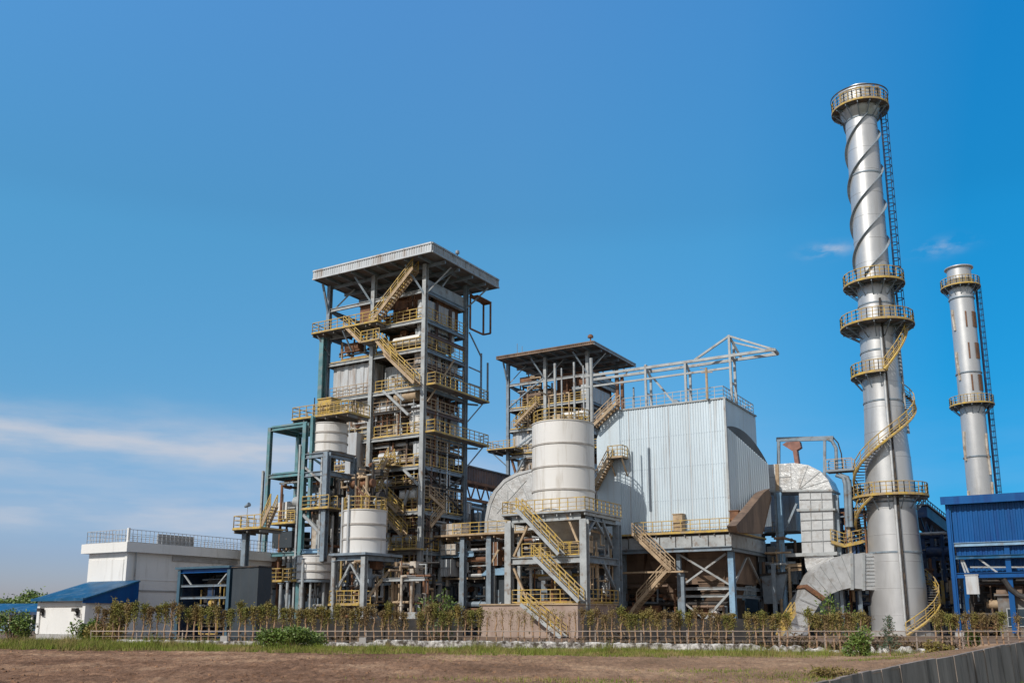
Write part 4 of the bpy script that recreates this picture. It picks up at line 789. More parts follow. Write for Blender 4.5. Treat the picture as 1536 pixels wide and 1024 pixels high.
MB().bx(BF.front(1146,850,DY+3).x, BF.front(1205,850,DY+3).x, DY+3.6, DY+7, 0, BF.front(1160,806,DY+3).z-.5).build('wall', M['dark'], rc)
rv = thing('ash_hopper', 'grey cone shaped hopper in shade under the filter house corner', 'hopper', BF.o, BF.th)
MB().prism([(BF.front(u,v,DY-1).x,BF.front(u,v,DY-1).z) for u,v in ((1142,862),(1180,858),(1172,905),(1146,905))],DY-1,DY+2).build('casing', M['steel'], rv); MB().bar((BF.front(1140,862,DY-1.1).x,DY-1.1,BF.front(1140,862,DY-1).z),(BF.front(1182,858,DY-1.1).x,DY-1.1,BF.front(1182,858,DY-1).z),.15,.2).build('flange', M['dark'], rv)
column(rv, BF.front(1137,860,2).x, DY-2, -.05, BF.front(1137,846,DY-2).z, 'steel', .35, 'leg')

# chimney frame and the lower duct
CX, CY = 35.35, 88.0
HF = Frame(1347, 940, CY, 2.0); HF.o = Vector((CX, CY, 0))
Ld = thing('breeching_duct', 'crinkled foil clad duct curving from the tall chimney base down to the ground', 'duct', HF.o, HF.th)
def oh(pts): return outl(HF, pts, -.6)
MB().prism(oh([(1275,831),(1252,835),(1233,845),(1218,861),(1209,880),(1234,898),(1247,890),(1262,884),(1276,881)]), -.6, 1.6).build('bend', M['silver'], Ld)
MB().prism(oh([(1279,831),(1294,830),(1294,883),(1280,881.5)]), -.55, 1.55).build('section', M['silver_smooth'], Ld)
MB().prism(oh([(1297,829.5),(1313,829),(1313,884.5),(1297,883.5)]), -.55, 1.55).build('section', M['silver_smooth'], Ld)
for pts in ([(1275,829),(1279,829),(1280,884),(1276,884)],[(1294,828.5),(1297,828.5),(1297,885),(1294,885)]): MB().prism(oh(pts), -.72, 1.7).build('flange', M['steel_light'], Ld)
MB().prism(oh([(1206,881),(1210,876),(1238,895),(1234,901)]), -.72, 1.7).build('flange', M['rust'], Ld)
MB().prism(oh([(1208,883),(1233,901),(1222,918),(1212,952),(1184,954),(1186,928),(1194,904)]), -.5, 1.5).build('lower_bend', M['silver'], Ld)
r = MB()
for k in range(9): r.bar((HF.front(1297,834+k*5.4,-.6).x,-.58,HF.front(1297,834+k*5.4,-.6).z),(HF.front(1312,834+k*5.4,-.6).x,-.58,HF.front(1312,834+k*5.4,-.6).z),.06,.08)
r.build('rib', M['steel_light'], Ld)
seams(Ld, HF, -.6, [(1276,870,1262,834),(1264,882,1244,840),(1256,886,1230,849),(1244,891,1219,861),(1236,896,1212,872),(1226,908,1199,897),(1219,924,1190,914),(1214,940,1187,934)], .045)
for u in (1262,1290): column(Ld, HF.front(u,900,.5).x, .5, -.05, HF.front(u,884,.5).z, 'steel', .3, 'leg')
yl = thing('access_ladder', 'short yellow railed ladder leaning at the foot of the foil clad duct', 'ladder', HF.o, HF.th)
p1, p2 = HF.front(1188,918,-2.5), HF.front(1166,952,-2.5); stair(yl,(p1.x,-2.4,p1.z),(p2.x,-2.4,max(.02,p2.z)),1.0,(0,-1,0),h=.9,sm='yellow')
yb_ = thing('curved_walkway', 'yellow railed walkway sloping up to the tall chimney above its foil duct', 'walkway', HF.o, HF.th)
pts = [HF.front(u,v,2.0) for u,v in ((1242,812),(1262,818),(1285,813),(1306,806))]
mb = MB()
for a, b in zip(pts[:-1], pts[1:]): mb.add([(a.x,1.2,a.z),(b.x,1.2,b.z),(b.x,2.4,b.z),(a.x,2.4,a.z),(a.x,1.2,a.z-.2),(b.x,1.2,b.z-.2),(b.x,2.4,b.z-.2),(a.x,2.4,a.z-.2)],[(0,1,2,3),(7,6,5,4),(0,4,5,1),(2,6,7,3)])
mb.build('deck', M['yellow'], yb_); mb = MB(); rail_mesh([(p.x,1.22,p.z) for p in pts], step=.7, mb=mb); rail_mesh([(p.x,2.38,p.z) for p in pts], step=.7, mb=mb); mb.build('railing', M['yellow'], yb_)
for p in pts[::2]: MB().bar((p.x,1.8,-.05),(p.x,1.8,p.z-.2),.2).build('leg', M['navy'], yb_)

# ------------------------------------------------------------------ chimneys
def lerp_prof(prof, z):
    for (ra, za), (rb, zb_) in zip(prof[:-1], prof[1:]):
        if za <= z <= zb_: return ra+(rb-ra)*(z-za)/(zb_-za)
    return prof[-1][0]
def arc(r, a0, a1, z, n=24): return [(r*math.cos(R(a0+(a1-a0)*i/n)), r*math.sin(R(a0+(a1-a0)*i/n)), z) for i in range(n+1)]
def ring_platform(P, r0, r1, z, a0=0, a1=360, m='yellow', brackets=True):
    full = abs(a1-a0) >= 360; A0, A1 = R(a0), R(a1)
    mb = MB().lathe([(r0,z),(r1,z),(r1,z-.12),(r0,z-.12),(r0,z)], n=48 if full else 24, a0=A0, a1=A1)
    o = mb.build('platform', M['deck'], P); MB().lathe([(r1,z-.13),(r1+.05,z-.13),(r1+.05,z+.06),(r1,z+.06),(r1,z-.13)], n=48 if full else 24, a0=A0, a1=A1).build('edge_strip', M[m], o)
    if brackets:
        b = MB(); n = 14 if full else max(3, int(abs(a1-a0)/26))
        for i in range(n):
            a = A0+(A1-A0)*(i+.5)/n; c, s_ = math.cos(a), math.sin(a)
            if i == 0: b.path(arc(r0+.12, a0, a1, z-.24, 30), .05, 5, caps=not full)
            b.bar((r0*c,r0*s_,z-.24),((r1-.05)*c,(r1-.05)*s_,z-.24),.08,.2); b.bar((r0*.99*c,r0*.99*s_,z-1.3),((r1-.2)*c,(r1-.2)*s_,z-.3),.08)
        b.build('bracket', M['steel'], o)
    pts = arc(r1-.02, a0, a1, z, 20 if full else max(5, int(abs(a1-a0)/16)))
    rail_mesh(pts, step=.42, w=.06).build('railing', M[m], P)
    return o
def spiral(P, rf, w, a0, a1, z0, z1, m='yellow'):
    n = max(6, int(abs(z1-z0)/.23)); mb = MB(); outer = []; inner = []
    for i in range(n+1):
        t = i/n; a = R(a0+(a1-a0)*t); z = z0+(z1-z0)*t; r0 = rf(z)+.08; c, s_ = math.cos(a), math.sin(a)
        inner.append((r0*c,r0*s_,z)); outer.append(((r0+w)*c,(r0+w)*s_,z))
        if i < n:
            a2 = R(a0+(a1-a0)*(i+1.15)/n); c2, s2 = math.cos(a2), math.sin(a2)
            q = [(r0*c,r0*s_),((r0+w)*c,(r0+w)*s_),((r0+w)*c2,(r0+w)*s2),(r0*c2,r0*s2)]
            mb.add([(x,y,z-.03) for x,y in q]+[(x,y,z+.02) for x,y in q],[(0,1,2,3),(7,6,5,4),(0,4,5,1),(1,5,6,2),(2,6,7,3),(3,7,4,0)])
    o = mb.build('staircase', M['deck'], P)
    st = MB(); st.path([Vector(p)-Vector((0,0,.05)) for p in outer[::2]+[outer[-1]]], .13, 6)
    up = Vector((0,0,1))
    op = outer[::3]+([outer[-1]] if (len(outer)-1) % 3 else [])
    for h, r_ in ((1.05,.05),(.55,.035),(.3,.03)): st.path([Vector(p)+up*h for p in op], r_, 6)
    for p in op: st.bar(p, Vector(p)+up*1.05, .06)
    st.build('handrail', M[m], o); return o
C1 = thing('chimney', 'tall tapering silver chimney with spiral stair and yellow ring platforms, nearest the middle', 'chimney', (CX, CY, 0))
prof = [(2.50,-.1),(2.43,4.3),(2.21,10.5),(2.05,16.0),(1.84,19.2),(1.74,21.5),(1.72,25.0),(1.62,30.0),(1.56,32.5),(1.5,52.6),(1.5,54.2)]
rf = lambda z: lerp_prof(prof, z)
fine = []
for (ra, za), (rb, zb_) in zip(prof[:-1], prof[1:]):
    k = max(1, int((zb_-za)/1.5)); fine += [(ra+(rb-ra)*i/k, za+(zb_-za)*i/k) for i in range(k)]
fine += [prof[-1], (1.38,54.2), (1.38,50)]
MB().lathe(fine, n=72).build('shaft', M['stack'], C1, smooth=True)
for z in np.arange(1.8,50,2.4): MB().lathe([(rf(z),z-.035),(rf(z)+.018,z-.02),(rf(z)+.018,z+.02),(rf(z),z+.035)], n=64).build('weld_seam', M['stack'], C1)
for z in (7.4, 12.0, 21.6, 26.5, 44.7, 50.7, 31.2): MB().lathe([(rf(z),z-.09),(rf(z)+.06,z-.07),(rf(z)+.06,z+.07),(rf(z),z+.09)], n=64).build('seam_ring', M['steel'], C1)
for k in range(3):
    mb = MB(); n = 150; za, zz = 34.0, 50.9
    for i in range(n):
        vs = []
        for j in (i, i+1):
            z = za+(zz-za)*j/n; a = R(-20+120*k + 360*(z-za)/11.4); r_ = rf(z)
            for rr, dz in ((r_-.02,-.04),(r_+.26,-.04),(r_+.26,.04),(r_-.02,.04)): vs.append((rr*math.cos(a),rr*math.sin(a),z+dz))
        mb.add(vs,[(0,1,5,4),(1,2,6,5),(2,3,7,6),(3,0,4,7)])
    mb.build('strake', M['steel'], C1)
MB().lathe([(rf(50.8)+.02,50.7),(1.75,51.2),(2.0,51.7),(2.0,51.8),(1.5,51.8)], n=56).build('collar', M['silver_smooth'], C1, smooth=True)
ring_platform(C1, 1.52, 2.72, 51.95); ring_platform(C1, 1.6, 2.8, 33.3); ring_platform(C1, 1.68, 3.35, 29.1)
ring_platform(C1, 1.8, 2.7, 24.2, -98, -300); ring_platform(C1, 2.25, 3.3, 12.6)
# wind shield panels behind the top railing, seen as pale plates
for a0, a1 in ((200,255),(262,275),(-75,-62)): MB().lathe([(2.5,52.0),(2.56,52.0),(2.56,53.4),(2.5,53.4),(2.5,52.0)], n=10, a0=R(a0), a1=R(a1)).build('shield_panel', M['silver_smooth'], C1)
MB().lathe([(2.74,53.25),(2.78,53.25),(2.78,53.4),(2.74,53.4),(2.74,53.25)], n=48).build('guard_ring', M['dark'], C1)
spiral(C1, rf, .95, -25, -104, 29.0, 24.25); spiral(C1, rf, .95, 60, -240, 24.1, 12.65); spiral(C1, rf, .95, -140, -465, 12.5, .1)
for a, m_, z0_, z1_ in ((-103,'silver_smooth',1,28.6),(-97,'dark',1,31.5),(-30,'steel',24,33.0),(-22,'steel_light',18.5,27)):
    pts = [((rf(z)+.14)*math.cos(R(a)),(rf(z)+.14)*math.sin(R(a)),z) for z in np.linspace(z0_,z1_,14)]; MB().path(pts,.13 if m_ != 'dark' else .11,8).build('riser_pipe', M[m_], C1, smooth=True)
aL = R(-22); d_ = (math.cos(aL), math.sin(aL), 0)
for za, zz in ((33.3,52.0),(29.1,33.4)): ladder_mesh(((rf(za)+.4)*d_[0],(rf(za)+.4)*d_[1],za),((rf(zz)+.4)*d_[0],(rf(zz)+.4)*d_[1],zz),.75,d_,bw=.13).build('caged_ladder', M['navy'], C1)
MB().lathe([(3.2,-.1),(3.2,.35),(2.6,.4)], n=40).build('footing', M['concrete'], C1)
C2 = thing('chimney', 'smaller distant silver chimney with brown patches rising behind the blue shed', 'chimney', (62.2, 125, 0))
p2f = [(1.62,-.1),(1.55,30),(1.55,46.8),(1.62,47.0),(1.62,48.6)]
rf2 = lambda z: lerp_prof(p2f, z)
f2 = [(1.62-(.07*i/20),-.1+30.1*i/20) for i in range(20)]+[(1.55,30+16.8*i/12) for i in range(12)]+[(1.55,46.8),(1.8,47.2),(1.55,47.25),(1.55,48.9),(1.85,49.0),(1.85,49.12),(1.4,49.12),(1.4,46)]
MB().lathe(f2, n=56).build('shaft', M['stack'], C2, smooth=True)
for z in (44.6,34.0,22.5): MB().lathe([(rf2(z),z-.1),(rf2(z)+.12,z-.08),(rf2(z)+.12,z+.08),(rf2(z),z+.1)], n=48).build('seam_ring', M['steel'], C2)
ring_platform(C2, 1.57, 2.5, 46.3); ring_platform(C2, 1.6, 2.75, 29.6)
for v in (478, 525, 573):
    zc_ = at_depth(1450, v, 123.5).z
    for a0, a1 in ((-72,-58),(-108,-101),(-56,-38)): MB().lathe([(1.56,zc_-1.1),(1.64,zc_-1.1),(1.64,zc_+1.1),(1.56,zc_+1.1)], n=8, a0=R(a0), a1=R(a1)).build('patch_plate', M['rust' if a0 != -56 else 'brown'], C2)
for a, zs_ in ((-165,(40,43)),(-165,(33,37)),(-170,(22,26)),(-60,(20,25.5)),(-52,(14,19)),(-172,(15,18))):
    MB().path([((rf2(z)+.1)*math.cos(R(a+4*math.sin(z))),(rf2(z)+.1)*math.sin(R(a+4*math.sin(z))),z) for z in np.linspace(zs_[0],zs_[1],7)],.15,7).build('torn_cladding', M['cream'], C2)
aL = R(-12); d_ = (math.cos(aL), math.sin(aL), 0); ladder_mesh((2.0*d_[0],2.0*d_[1],4),(2.0*d_[0],2.0*d_[1],46.3),.6,d_,bw=.12).build('caged_ladder', M['navy'], C2)

# ------------------------------------------------------------------ conveyor and pipework right of the chimney
cv = thing('inclined_conveyor', 'dark inclined conveyor coming down behind the tall chimney to the blue shed', 'conveyor', (0,0,0))
a, b = at_depth(1372,768,96), at_depth(1432,812,108)
MB().bar(a,b,2.4,1.1).build('gallery', M['navy'], cv); MB().bar(a+Vector((0,0,.7)),b+Vector((0,0,.7)),2.7,.14).build('roof', M['deck'], cv)
mb = MB(); n = 8
for i in range(n): p = a.lerp(b,i/n); q = a.lerp(b,(i+1)/n); mb.bar(p-Vector((0,1.2,.6)),q-Vector((0,1.2,2.2)),.12); mb.bar(q-Vector((0,1.2,2.2)),q-Vector((0,1.2,.6)),.12)
mb.bar(a-Vector((0,1.2,2.2)),b-Vector((0,1.2,2.2)),.2); rail_mesh([a+Vector((0,-1.2,.75)),b+Vector((0,-1.2,.75))],mb=mb); mb.build('truss', M['navy'], cv)
for t_ in (.3,.75): p = a.lerp(b,t_); MB().bar((p.x,p.y,-.05),(p.x,p.y,p.z-.6),.35).build('trestle_leg', M['navy'], cv)
XF = Frame(1392, 900, 94)
xr_ = thing('pipe_rack', 'navy pipe rack with tan pipes between the tall chimney and the blue shed', 'pipe rack', XF.o, XF.th)
x0_, x1_ = XF.front(1376,900).x, XF.front(1440,900).x; zt_ = XF.front(1400,800).z
for x in (x0_+.3, 0, XF.front(1404,880).x, XF.front(1418,880).x): column(xr_, x, 0, -.05, zt_, 'navy', .35, 'post')
for v in (812,838,862,885): z = XF.front(1400,v).z; beam(xr_,(x0_,0,z),(x1_,0,z),'navy',.25,.35); floor(xr_,x0_,x1_,.2,3.5,z,'tan' if v in (838,862) else 'navy',edge=None,joists=False)
clutter(xr_, x0_, x1_, -.3, 3.0, .3, zt_, 80, ('navy','tan','steel','navy','cream','dark','rust','steel_light'), .18)
for u, m_ in ((1428,'tan'),(1416,'yellow'),(1406,'tan')): brace(xr_, XF.front(u,905,-.5), XF.front(u-3,870,-.5), m_, .28)
z = XF.front(1385,905,-1).z; floor(xr_, XF.front(1382,905,-1).x, XF.front(1404,905,-1).x, -1.2, .8, z, 'yellow', joists=False)

# ------------------------------------------------------------------ blue shed
UF = Frame(1417, 746, 84)
U = thing('blue_shed', 'bright blue profiled metal shed open below, at the right edge', 'shed', UF.o, UF.th)
zt_ = UF.front(1417,746).z; UL = 13.0
def uz(v): return UF.front(1424,v).z
MB().corr((.45,0),(UL,0),uz(814),zt_-.45,.42,.07).build('cladding', M['blue'], U)
MB().corr((UL,0),(UL,9),uz(814),zt_-.45).corr((UL,9),(.4,9),uz(814),zt_-.45).corr((.4,9),(.4,.1),uz(814),zt_-.45).build('cladding', M['blue'], U)
mb = MB(); mb.add([(-.3,-.7,zt_-.1),(UL+.3,-.7,zt_-.1),(UL+.3,9.6,zt_+.5),(-.3,9.6,zt_+.5),(-.3,-.7,zt_-.3),(UL+.3,-.7,zt_-.3),(UL+.3,9.6,zt_+.3),(-.3,9.6,zt_+.3)],[(0,1,2,3),(7,6,5,4),(0,4,5,1),(1,5,6,2),(2,6,7,3),(3,7,4,0)]); mb.build('roof', M['blue'], U)
mb = MB().bar((-.3,-.72,zt_-.35),(UL+.3,-.72,zt_-.35),.08,.7); mb.build('gutter', M['blue'], U)
for x, y in ((.2,0),(4.5,.3),(9,.3),(UL,0),(.2,9),(UL,9)): column(U, x, y, .3, zt_-.4, 'blue', .42)
MB().bar((.2,-.25,.2),(.2,-.25,zt_-.6),.16).build('downpipe', M['blue'], U)
for v, m_, h in ((817,'steel_blue',.35),(836,'blue_roof',.3),(863,'blue',.45)): beam(U,(.4,-.05,uz(v)),(UL,-.05,uz(v)),m_,.25,h)
MB().corr((.5,.35),(UL,.35),uz(833),uz(820),.42,.06).build('cladding', M['blue'], U); MB().corr((.5,1.6),(UL,1.6),uz(862),uz(838),.42,.06).build('cladding', M['blue'], U)
for q in ((1441,838,1450,864),(1444,838,1455,864),(1466,836,1496,858)): a_, b2 = UF.front(q[0],q[1],.2), UF.front(q[2],q[3],.2); brace(U,a_,b2,'steel_light',.16)
beam(U,UF.front(1455,850,.15),UF.front(1540,850,.15),'steel_light',.12,.14)
clutter(U, .8, UL-.5, 1.0, 5.0, .4, uz(872), 60, ('rust','dark','tan','brown','steel','cream','dark'), .2)
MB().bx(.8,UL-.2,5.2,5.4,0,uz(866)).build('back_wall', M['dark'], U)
p = UF.front(1459,880,-.2); MB().bx(p.x-.5,p.x+.5,-.3,.4,p.z-.6,p.z+1.0).bx(p.x-.55,p.x+.55,-.36,.46,p.z+1.0,p.z+1.08).build('switch_cabinet', M['panel'], U)
MB().path([UF.front(1505,868,0),UF.front(1515,882,0),UF.front(1528,892,0),UF.front(1542,897,0)],.22,8).build('hose', M['dark'], U, smooth=True)
MB().bx(-.1,.6,-.4,.4,-.1,.35).build('footing', M['concrete'], U)
VF = Frame(1500, 940, 83)
v_ = thing('site_office', 'grey hut with white framed windows, partly cut by the right edge under the blue shed', 'hut', VF.o, VF.th)
xw = 6.5; hz = VF.front(1510,893).z
MB().bx(0,xw,0,4,-.05,hz).build('wall', M['deck'], v_); MB().bx(-.2,xw+.2,-.25,4.2,hz,hz+.14).build('roof', M['deck'], v_)
for i in range(3):
    x = .7+i*1.9; w_ = MB().bx(x,x+1.5,-.06,.02,.9,2.3).build('window', M['glass'], v_); f = MB()
    for a_, b2, c_, d2 in ((x-.08,x,.82,2.38),(x+1.5,x+1.58,.82,2.38),(x,x+1.5,.82,.9),(x,x+1.5,2.3,2.38),(x+.72,x+.78,.9,2.3),(x,x+1.5,1.58,1.63)): f.bx(a_,b2,-.1,-.062,c_,d2)
    f.build('frame', M['steel_light'], w_)

# ------------------------------------------------------------------ white buildings on the left
WF = Frame(191, 812, 74)
wb = thing('white_building', 'two storey white flat roofed building with a railed roof, on the left', 'building', WF.o, WF.th)
zc = WF.front(191,812).z; wl = WF.front(122,822).x; wd = WF.side(388,828,0).y+4
hw = zc-.75; i_ = .45
MB().bx(wl+i_,-i_,i_,wd,-.05,hw).build('wall', M['white'], wb)
MB().bx(wl,0,0,wd+.4,hw+.004,zc).build('cornice', M['white'], wb)
MB().bx(wl+.2,-.2,.2,wd,zc+.003,zc+.06).build('roof', M['concrete'], wb)
mb = MB(); e = -.25; rail_mesh([(wl+.3,.25,zc),(e,.25,zc),(e,wd,zc)], m_ := 1.0, step=.4, w=.035, toe=0, mb=mb); rail_mesh([(wl+.3,.25,zc),(wl+.3,wd,zc)],1.0,step=.4,w=.035,toe=0,mb=mb); mb.build('roof_railing', M['panel'], wb)
MB().bx(-.34,-.16,.16,.34,zc,zc+1.1).build('corner_post', M['white'], wb)
p1, p2 = WF.side(235,815,-.4), WF.side(290,820,-.4); MB().bx(-.42,-.36,p1.y,p2.y,zc+.05,zc+.85).build('screen_panel', M['concrete'], wb)
MB().bx(-i_-.25,-i_+.06,i_-.06,i_+.25,0,hw).build('corner_pilaster', M['white'], wb)
MB().bx(wl+i_+.3,-i_-.35,i_-.05,i_+.02,4.3,hw-.55).build('render_panel', M['white'], wb)
z = WF.side(240,886,-i_).z; MB().bx(-i_-.02,-i_+.06,i_+.4,wd,z-.06,z+.06).build('string_course', M['concrete'], wb); z = WF.side(240,870,-i_).z; MB().bx(-i_-.02,-i_+.035,i_+.4,wd,z-.03,z+.03).build('string_course', M['white'], wb)
p1, p2 = WF.side(258,836,-i_), WF.side(355,840,-i_); MB().bx(-i_-.02,-i_+.12,p1.y,p2.y,p1.z-.25,p1.z+.12).build('cable_tray', M['concrete'], wb)
MB().tube((-i_+.14,i_+.7,.1),(-i_+.14,i_+.7,hw),.06).build('downpipe', M['steel_light'], wb, smooth=True)
# low annexe with blue roof
an = thing('white_annexe', 'low white annexe with a blue lean-to roof at the left end', 'building', WF.o, WF.th)
A0 = Frame(130, 897, 70); Rm = Matrix.Rotation(-WF.th,3,'Z'); o2 = Rm @ (A0.o-WF.o)
ax1 = o2.x; ay = o2.y; ax0 = ax1+A0.front(56,898).x; az = A0.front(130,898).z; azt = WF.front(160,872,.4).z
MB().bx(ax0+.25,ax1-.12,ay+.1,.4,-.05,az-.12).build('wall', M['white'], an)
MB().bx(ax0+.2,ax1-.07,ay+.04,.4,-.06,.42).build('plinth', M['concrete'], an)
for x in (ax0+.3, ax1-.2): MB().bx(x-.16,x+.16,ay-.02,ay+.3,.4,az-.13).build('pilaster', M['white'], an)
MB().bx(ax0+.2,ax1-.1,ay-.01,ay+.12,az-.5,az-.2).build('eaves_band', M['white'], an)
y0_, y1_ = ay-.35, .42
mb = MB(); n = 26
for i in range(n):
    xa = ax0-.1+(ax1-ax0+.3)*i/n; xb = ax0-.1+(ax1-ax0+.3)*(i+.86)/n
    for (p, q, d_) in ((xa,xb,.05),):
        mb.add([(p,y0_,az+d_),(q,y0_,az+d_),(q,y1_,azt+d_),(p,y1_,azt+d_)],[(0,1,2,3)])
mb.add([(ax0-.1,y0_,az),(ax1+.2,y0_,az),(ax1+.2,y1_,azt),(ax0-.1,y1_,azt),(ax0-.1,y0_,az-.08),(ax1+.2,y0_,az-.08),(ax1+.2,y1_,azt-.08),(ax0-.1,y1_,azt-.08)],[(0,1,2,3),(7,6,5,4),(0,4,5,1),(1,5,6,2),(2,6,7,3),(3,7,4,0)])
mb.build('roof', M['blue_roof'], an)
mb = MB().bar((ax0-.12,y0_-.05,az-.02),(ax1+.22,y0_-.05,az-.02),.1,.2); mb.build('gutter', M['blue_roof'], an)
MB().prism_x([(y0_,az-.28),(y1_-.05,az-.28),(y1_-.05,azt-.09),(y0_,az-.09)],ax1+.05,ax1+.13).build('gable_panel', M['blue'], an)
for u, in ((65,),(117,)):
    p = A0.front(u,917,.1); x = ax1+p.x; lf = MB(); zz = p.z
    lp = thing('wall_lamp', 'small black bracket lamp on the annexe wall, '+('nearer its left end' if u < 100 else 'nearer the building corner'), 'lamp', WF.o, WF.th, 'lamps on the annexe wall')
    MB().bx(x-.1,x+.1,ay+.02,ay+.1,zz-.28,zz+.28).build('bracket', M['dark'], lp)
    MB().bx(x-.26,x+.22,ay-.28,ay-.05,zz+.02,zz+.27).bar((x,ay+.05,zz-.1),(x+.12,ay-.2,zz+.02),.06).build('lamp_head', M['dark'], lp)
    MB().bar((x-.16,ay-.05,zz-.2),(x+.3,ay-.02,zz-.3),.06).build('arm', M['dark'], lp)
MB().path([(ax1+A0.front(120,925).x,ay+.02,az-1.0),(ax1+A0.front(121,930).x,ay+.02,az-1.2),(ax1+A0.front(121,930).x,ay+.02,.45)],.03,6).build('conduit', M['band'], an)
# blue framed open shed and dark block
OF2 = Frame(268, 905, 73)
os_ = thing('open_shed', 'open shed with blue frame and criss cross bracing against the white building', 'shed', OF2.o, OF2.th)
ow = OF2.front(344,880).x; oh_ = OF2.front(268,855).z
for x, y in ((0,0),(ow,0),(0,3),(ow,3)): column(os_, x, y, -.05, oh_, 'slate_blue', .3)
beam(os_,(0,0,oh_-.1),(ow,0,oh_-.1),'blue',.3,.3)
for v in (878,896): beam(os_,(.15,0,OF2.front(300,v).z),(ow-.15,0,OF2.front(300,v).z),'steel',.12,.16)
z8 = OF2.front(300,878).z
brace(os_,(.2,.05,oh_-.2),(1.3,.05,z8),'steel_light',.1); brace(os_,(ow-.2,.05,oh_-.2),(ow-1.3,.05,z8),'steel_light',.1)
MB().bx(-.15,ow+.1,3.05,3.2,0,oh_).bx(-.2,-.1,.1,3,0,oh_).build('wall', M['navy'], os_); MB().bx(-.3,ow+.2,-.3,3.4,oh_+.06,oh_+.22).build('roof', M['slate_blue'], os_)
clutter(os_, .3, ow-.4, .8, 2.6, .3, oh_-.4, 34, ('steel_light','dark','navy','steel','yellow','dark'), .08)
db = thing('dark_block', 'plain dark slate clad box building between the open shed and the teal frame', 'building', OF2.o, OF2.th)
a, b = OF2.front(347,900,-.6), OF2.front(388,850,-.6)
MB().corrbox(a.x,b.x,-.6,.7,-.05,b.z,.9,.02).build('wall', M['slate'], db); MB().bx(a.x-.08,b.x+.08,-.7,.8,b.z+.01,b.z+.1).build('roof', M['dark'], db)
d2 = thing('grey_bin_block', 'low grey box behind posts under the yellow platform right of the dark block', 'bin', GF.o, GF.th)
a, b = GF.front(405,905,.8), GF.front(436,878,.8); MB().bx(a.x,b.x,.8,2.8,0,b.z-.3).build('body', M['steel'], d2); MB().bx(a.x-.08,b.x+.08,.72,2.88,b.z-.3,b.z-.18).build('rim', M['dark'], d2)
# far blue roofed shed and distant trees
FS = Frame(52, 912, 118)
fs = thing('far_shed', 'long distant shed with faded blue roof at the far left edge', 'shed', FS.o, R(-8))
MB().bx(-16,3,0,9,-.05,2.1).build('wall', M['steel_blue'], fs); mb = MB(); mb.add([(-16.5,-.6,2.1),(3.5,-.6,2.1),(3.5,4.5,3.3),(-16.5,4.5,3.3),(3.5,9.6,2.1),(-16.5,9.6,2.1)],[(0,1,2,3),(3,2,4,5),(1,4,2),(0,3,5),(0,5,4,1)]); mb.build('roof', M['blue_roof'], fs)
MB().bar((-16.5,-.65,2.05),(3.5,-.65,2.05),.1,.35).build('gutter', M['navy'], fs)
for x in range(-15, 3, 3): MB().bar((x,-.3,0),(x,-.3,2.0),.2).build('post', M['white'], fs)
for k, x in enumerate((-13,-9,-4,-1)): MB().bx(x,x+1.3,-.12,.02,.7,1.6).build('window', M['glass'], fs)

# ------------------------------------------------------------------ vegetation
def leaf_mesh(name, pts, size, m, seed=0, flat=.5, long=1.6, droop=0.0):
    """many small separate leaves at the given points"""
    r = np.random.default_rng(seed); pts = np.asarray(pts, float); n = len(pts)
    d = r.normal(size=(n,3)); d[:,2] -= droop; d /= np.linalg.norm(d,axis=1)[:,None]
    e = r.normal(size=(n,3)); e -= d*(e*d).sum(1)[:,None]; e /= np.linalg.norm(e,axis=1)[:,None]
    s = size*r.uniform(.6,1.3,n)[:,None]
    v = np.stack([pts, pts+d*s*long*.5+e*s*.5, pts+d*s*long, pts+d*s*long*.5-e*s*.5],1).reshape(-1,3)
    me = bpy.data.meshes.new(name); me.from_pydata(v.tolist(), [], [(4*i,4*i+1,4*i+2,4*i+3) for i in range(n)]); me.update(); me.materials.append(m); return me
def link(name, me, parent=None):
    o = bpy.data.objects.new(name, me); COL.objects.link(o)
    if parent: o.parent = parent
    return o
FY = 57.0
def ground_z(x, y): return -.0114*(min(max(x,-26),22)+11)*max(0, min(1, (60.5-y)/2.5))
# young trained trees in a row along the fence
tv = []
for k in range(8):
    r = random.Random(100+k); mb = MB(); h = 2.26+r.uniform(-.06,.06); pts = [Vector((0,0,0))]
    for i in range(1, 6): pts.append(Vector((r.uniform(-.04,.04), r.uniform(-.04,.04), h*.80*i/5)))
    mb.path(pts, .055, 6, r2=.04); tips = []
    for i in range(9):
        t = pts[r.choice((4,4,5,5))] + Vector((0,0,r.uniform(-.25,.05))); a = r.uniform(0,6.28); rr = r.uniform(.07,.20)
        e = Vector((t.x+rr*math.cos(a), t.y+rr*math.sin(a), min(h, t.z+r.uniform(.2,.7)))); mid = t.lerp(e,.5)+Vector((.04*math.cos(a),.04*math.sin(a),-.02)); mb.path([t,mid,e], .014, 4, r2=.005); tips += [mid, e, e.lerp(mid,.5)]
        if r.random() < .6: q = mid+Vector((.06*math.cos(a),.06*math.sin(a),-r.uniform(.15,.42))); mb.path([mid,q],.007,4); tips += [q, mid.lerp(q,.5)]
    tm = mb.mesh('trunk'); tm.materials.append(M['bark'])
    lp = []
    for t in tips:
        for i in range(r.randint(9,16)): lp.append((t.x+r.gauss(0,.06), t.y+r.gauss(0,.06), t.z+r.gauss(0,.09)))
    for i in range(240): lp.append((r.gauss(0,.13), r.gauss(0,.12), h-.02-abs(r.gauss(0,.20))))
    ml = M[('leaf','leaf_mid','leaf','leaf_mid','leaf_mid','leaf','leaf_brown','leaf_brown')[k]]; lp = lp[::(1,1,1,1,1,1,2,1)[k]]
    tv.append((tm, leaf_mesh('crown', lp, .05, ml, k, droop=1.0, long=2.2), leaf_mesh('crown', lp[::6], .05, ml, k+50, droop=.8)))
x = -24.6; k = 0
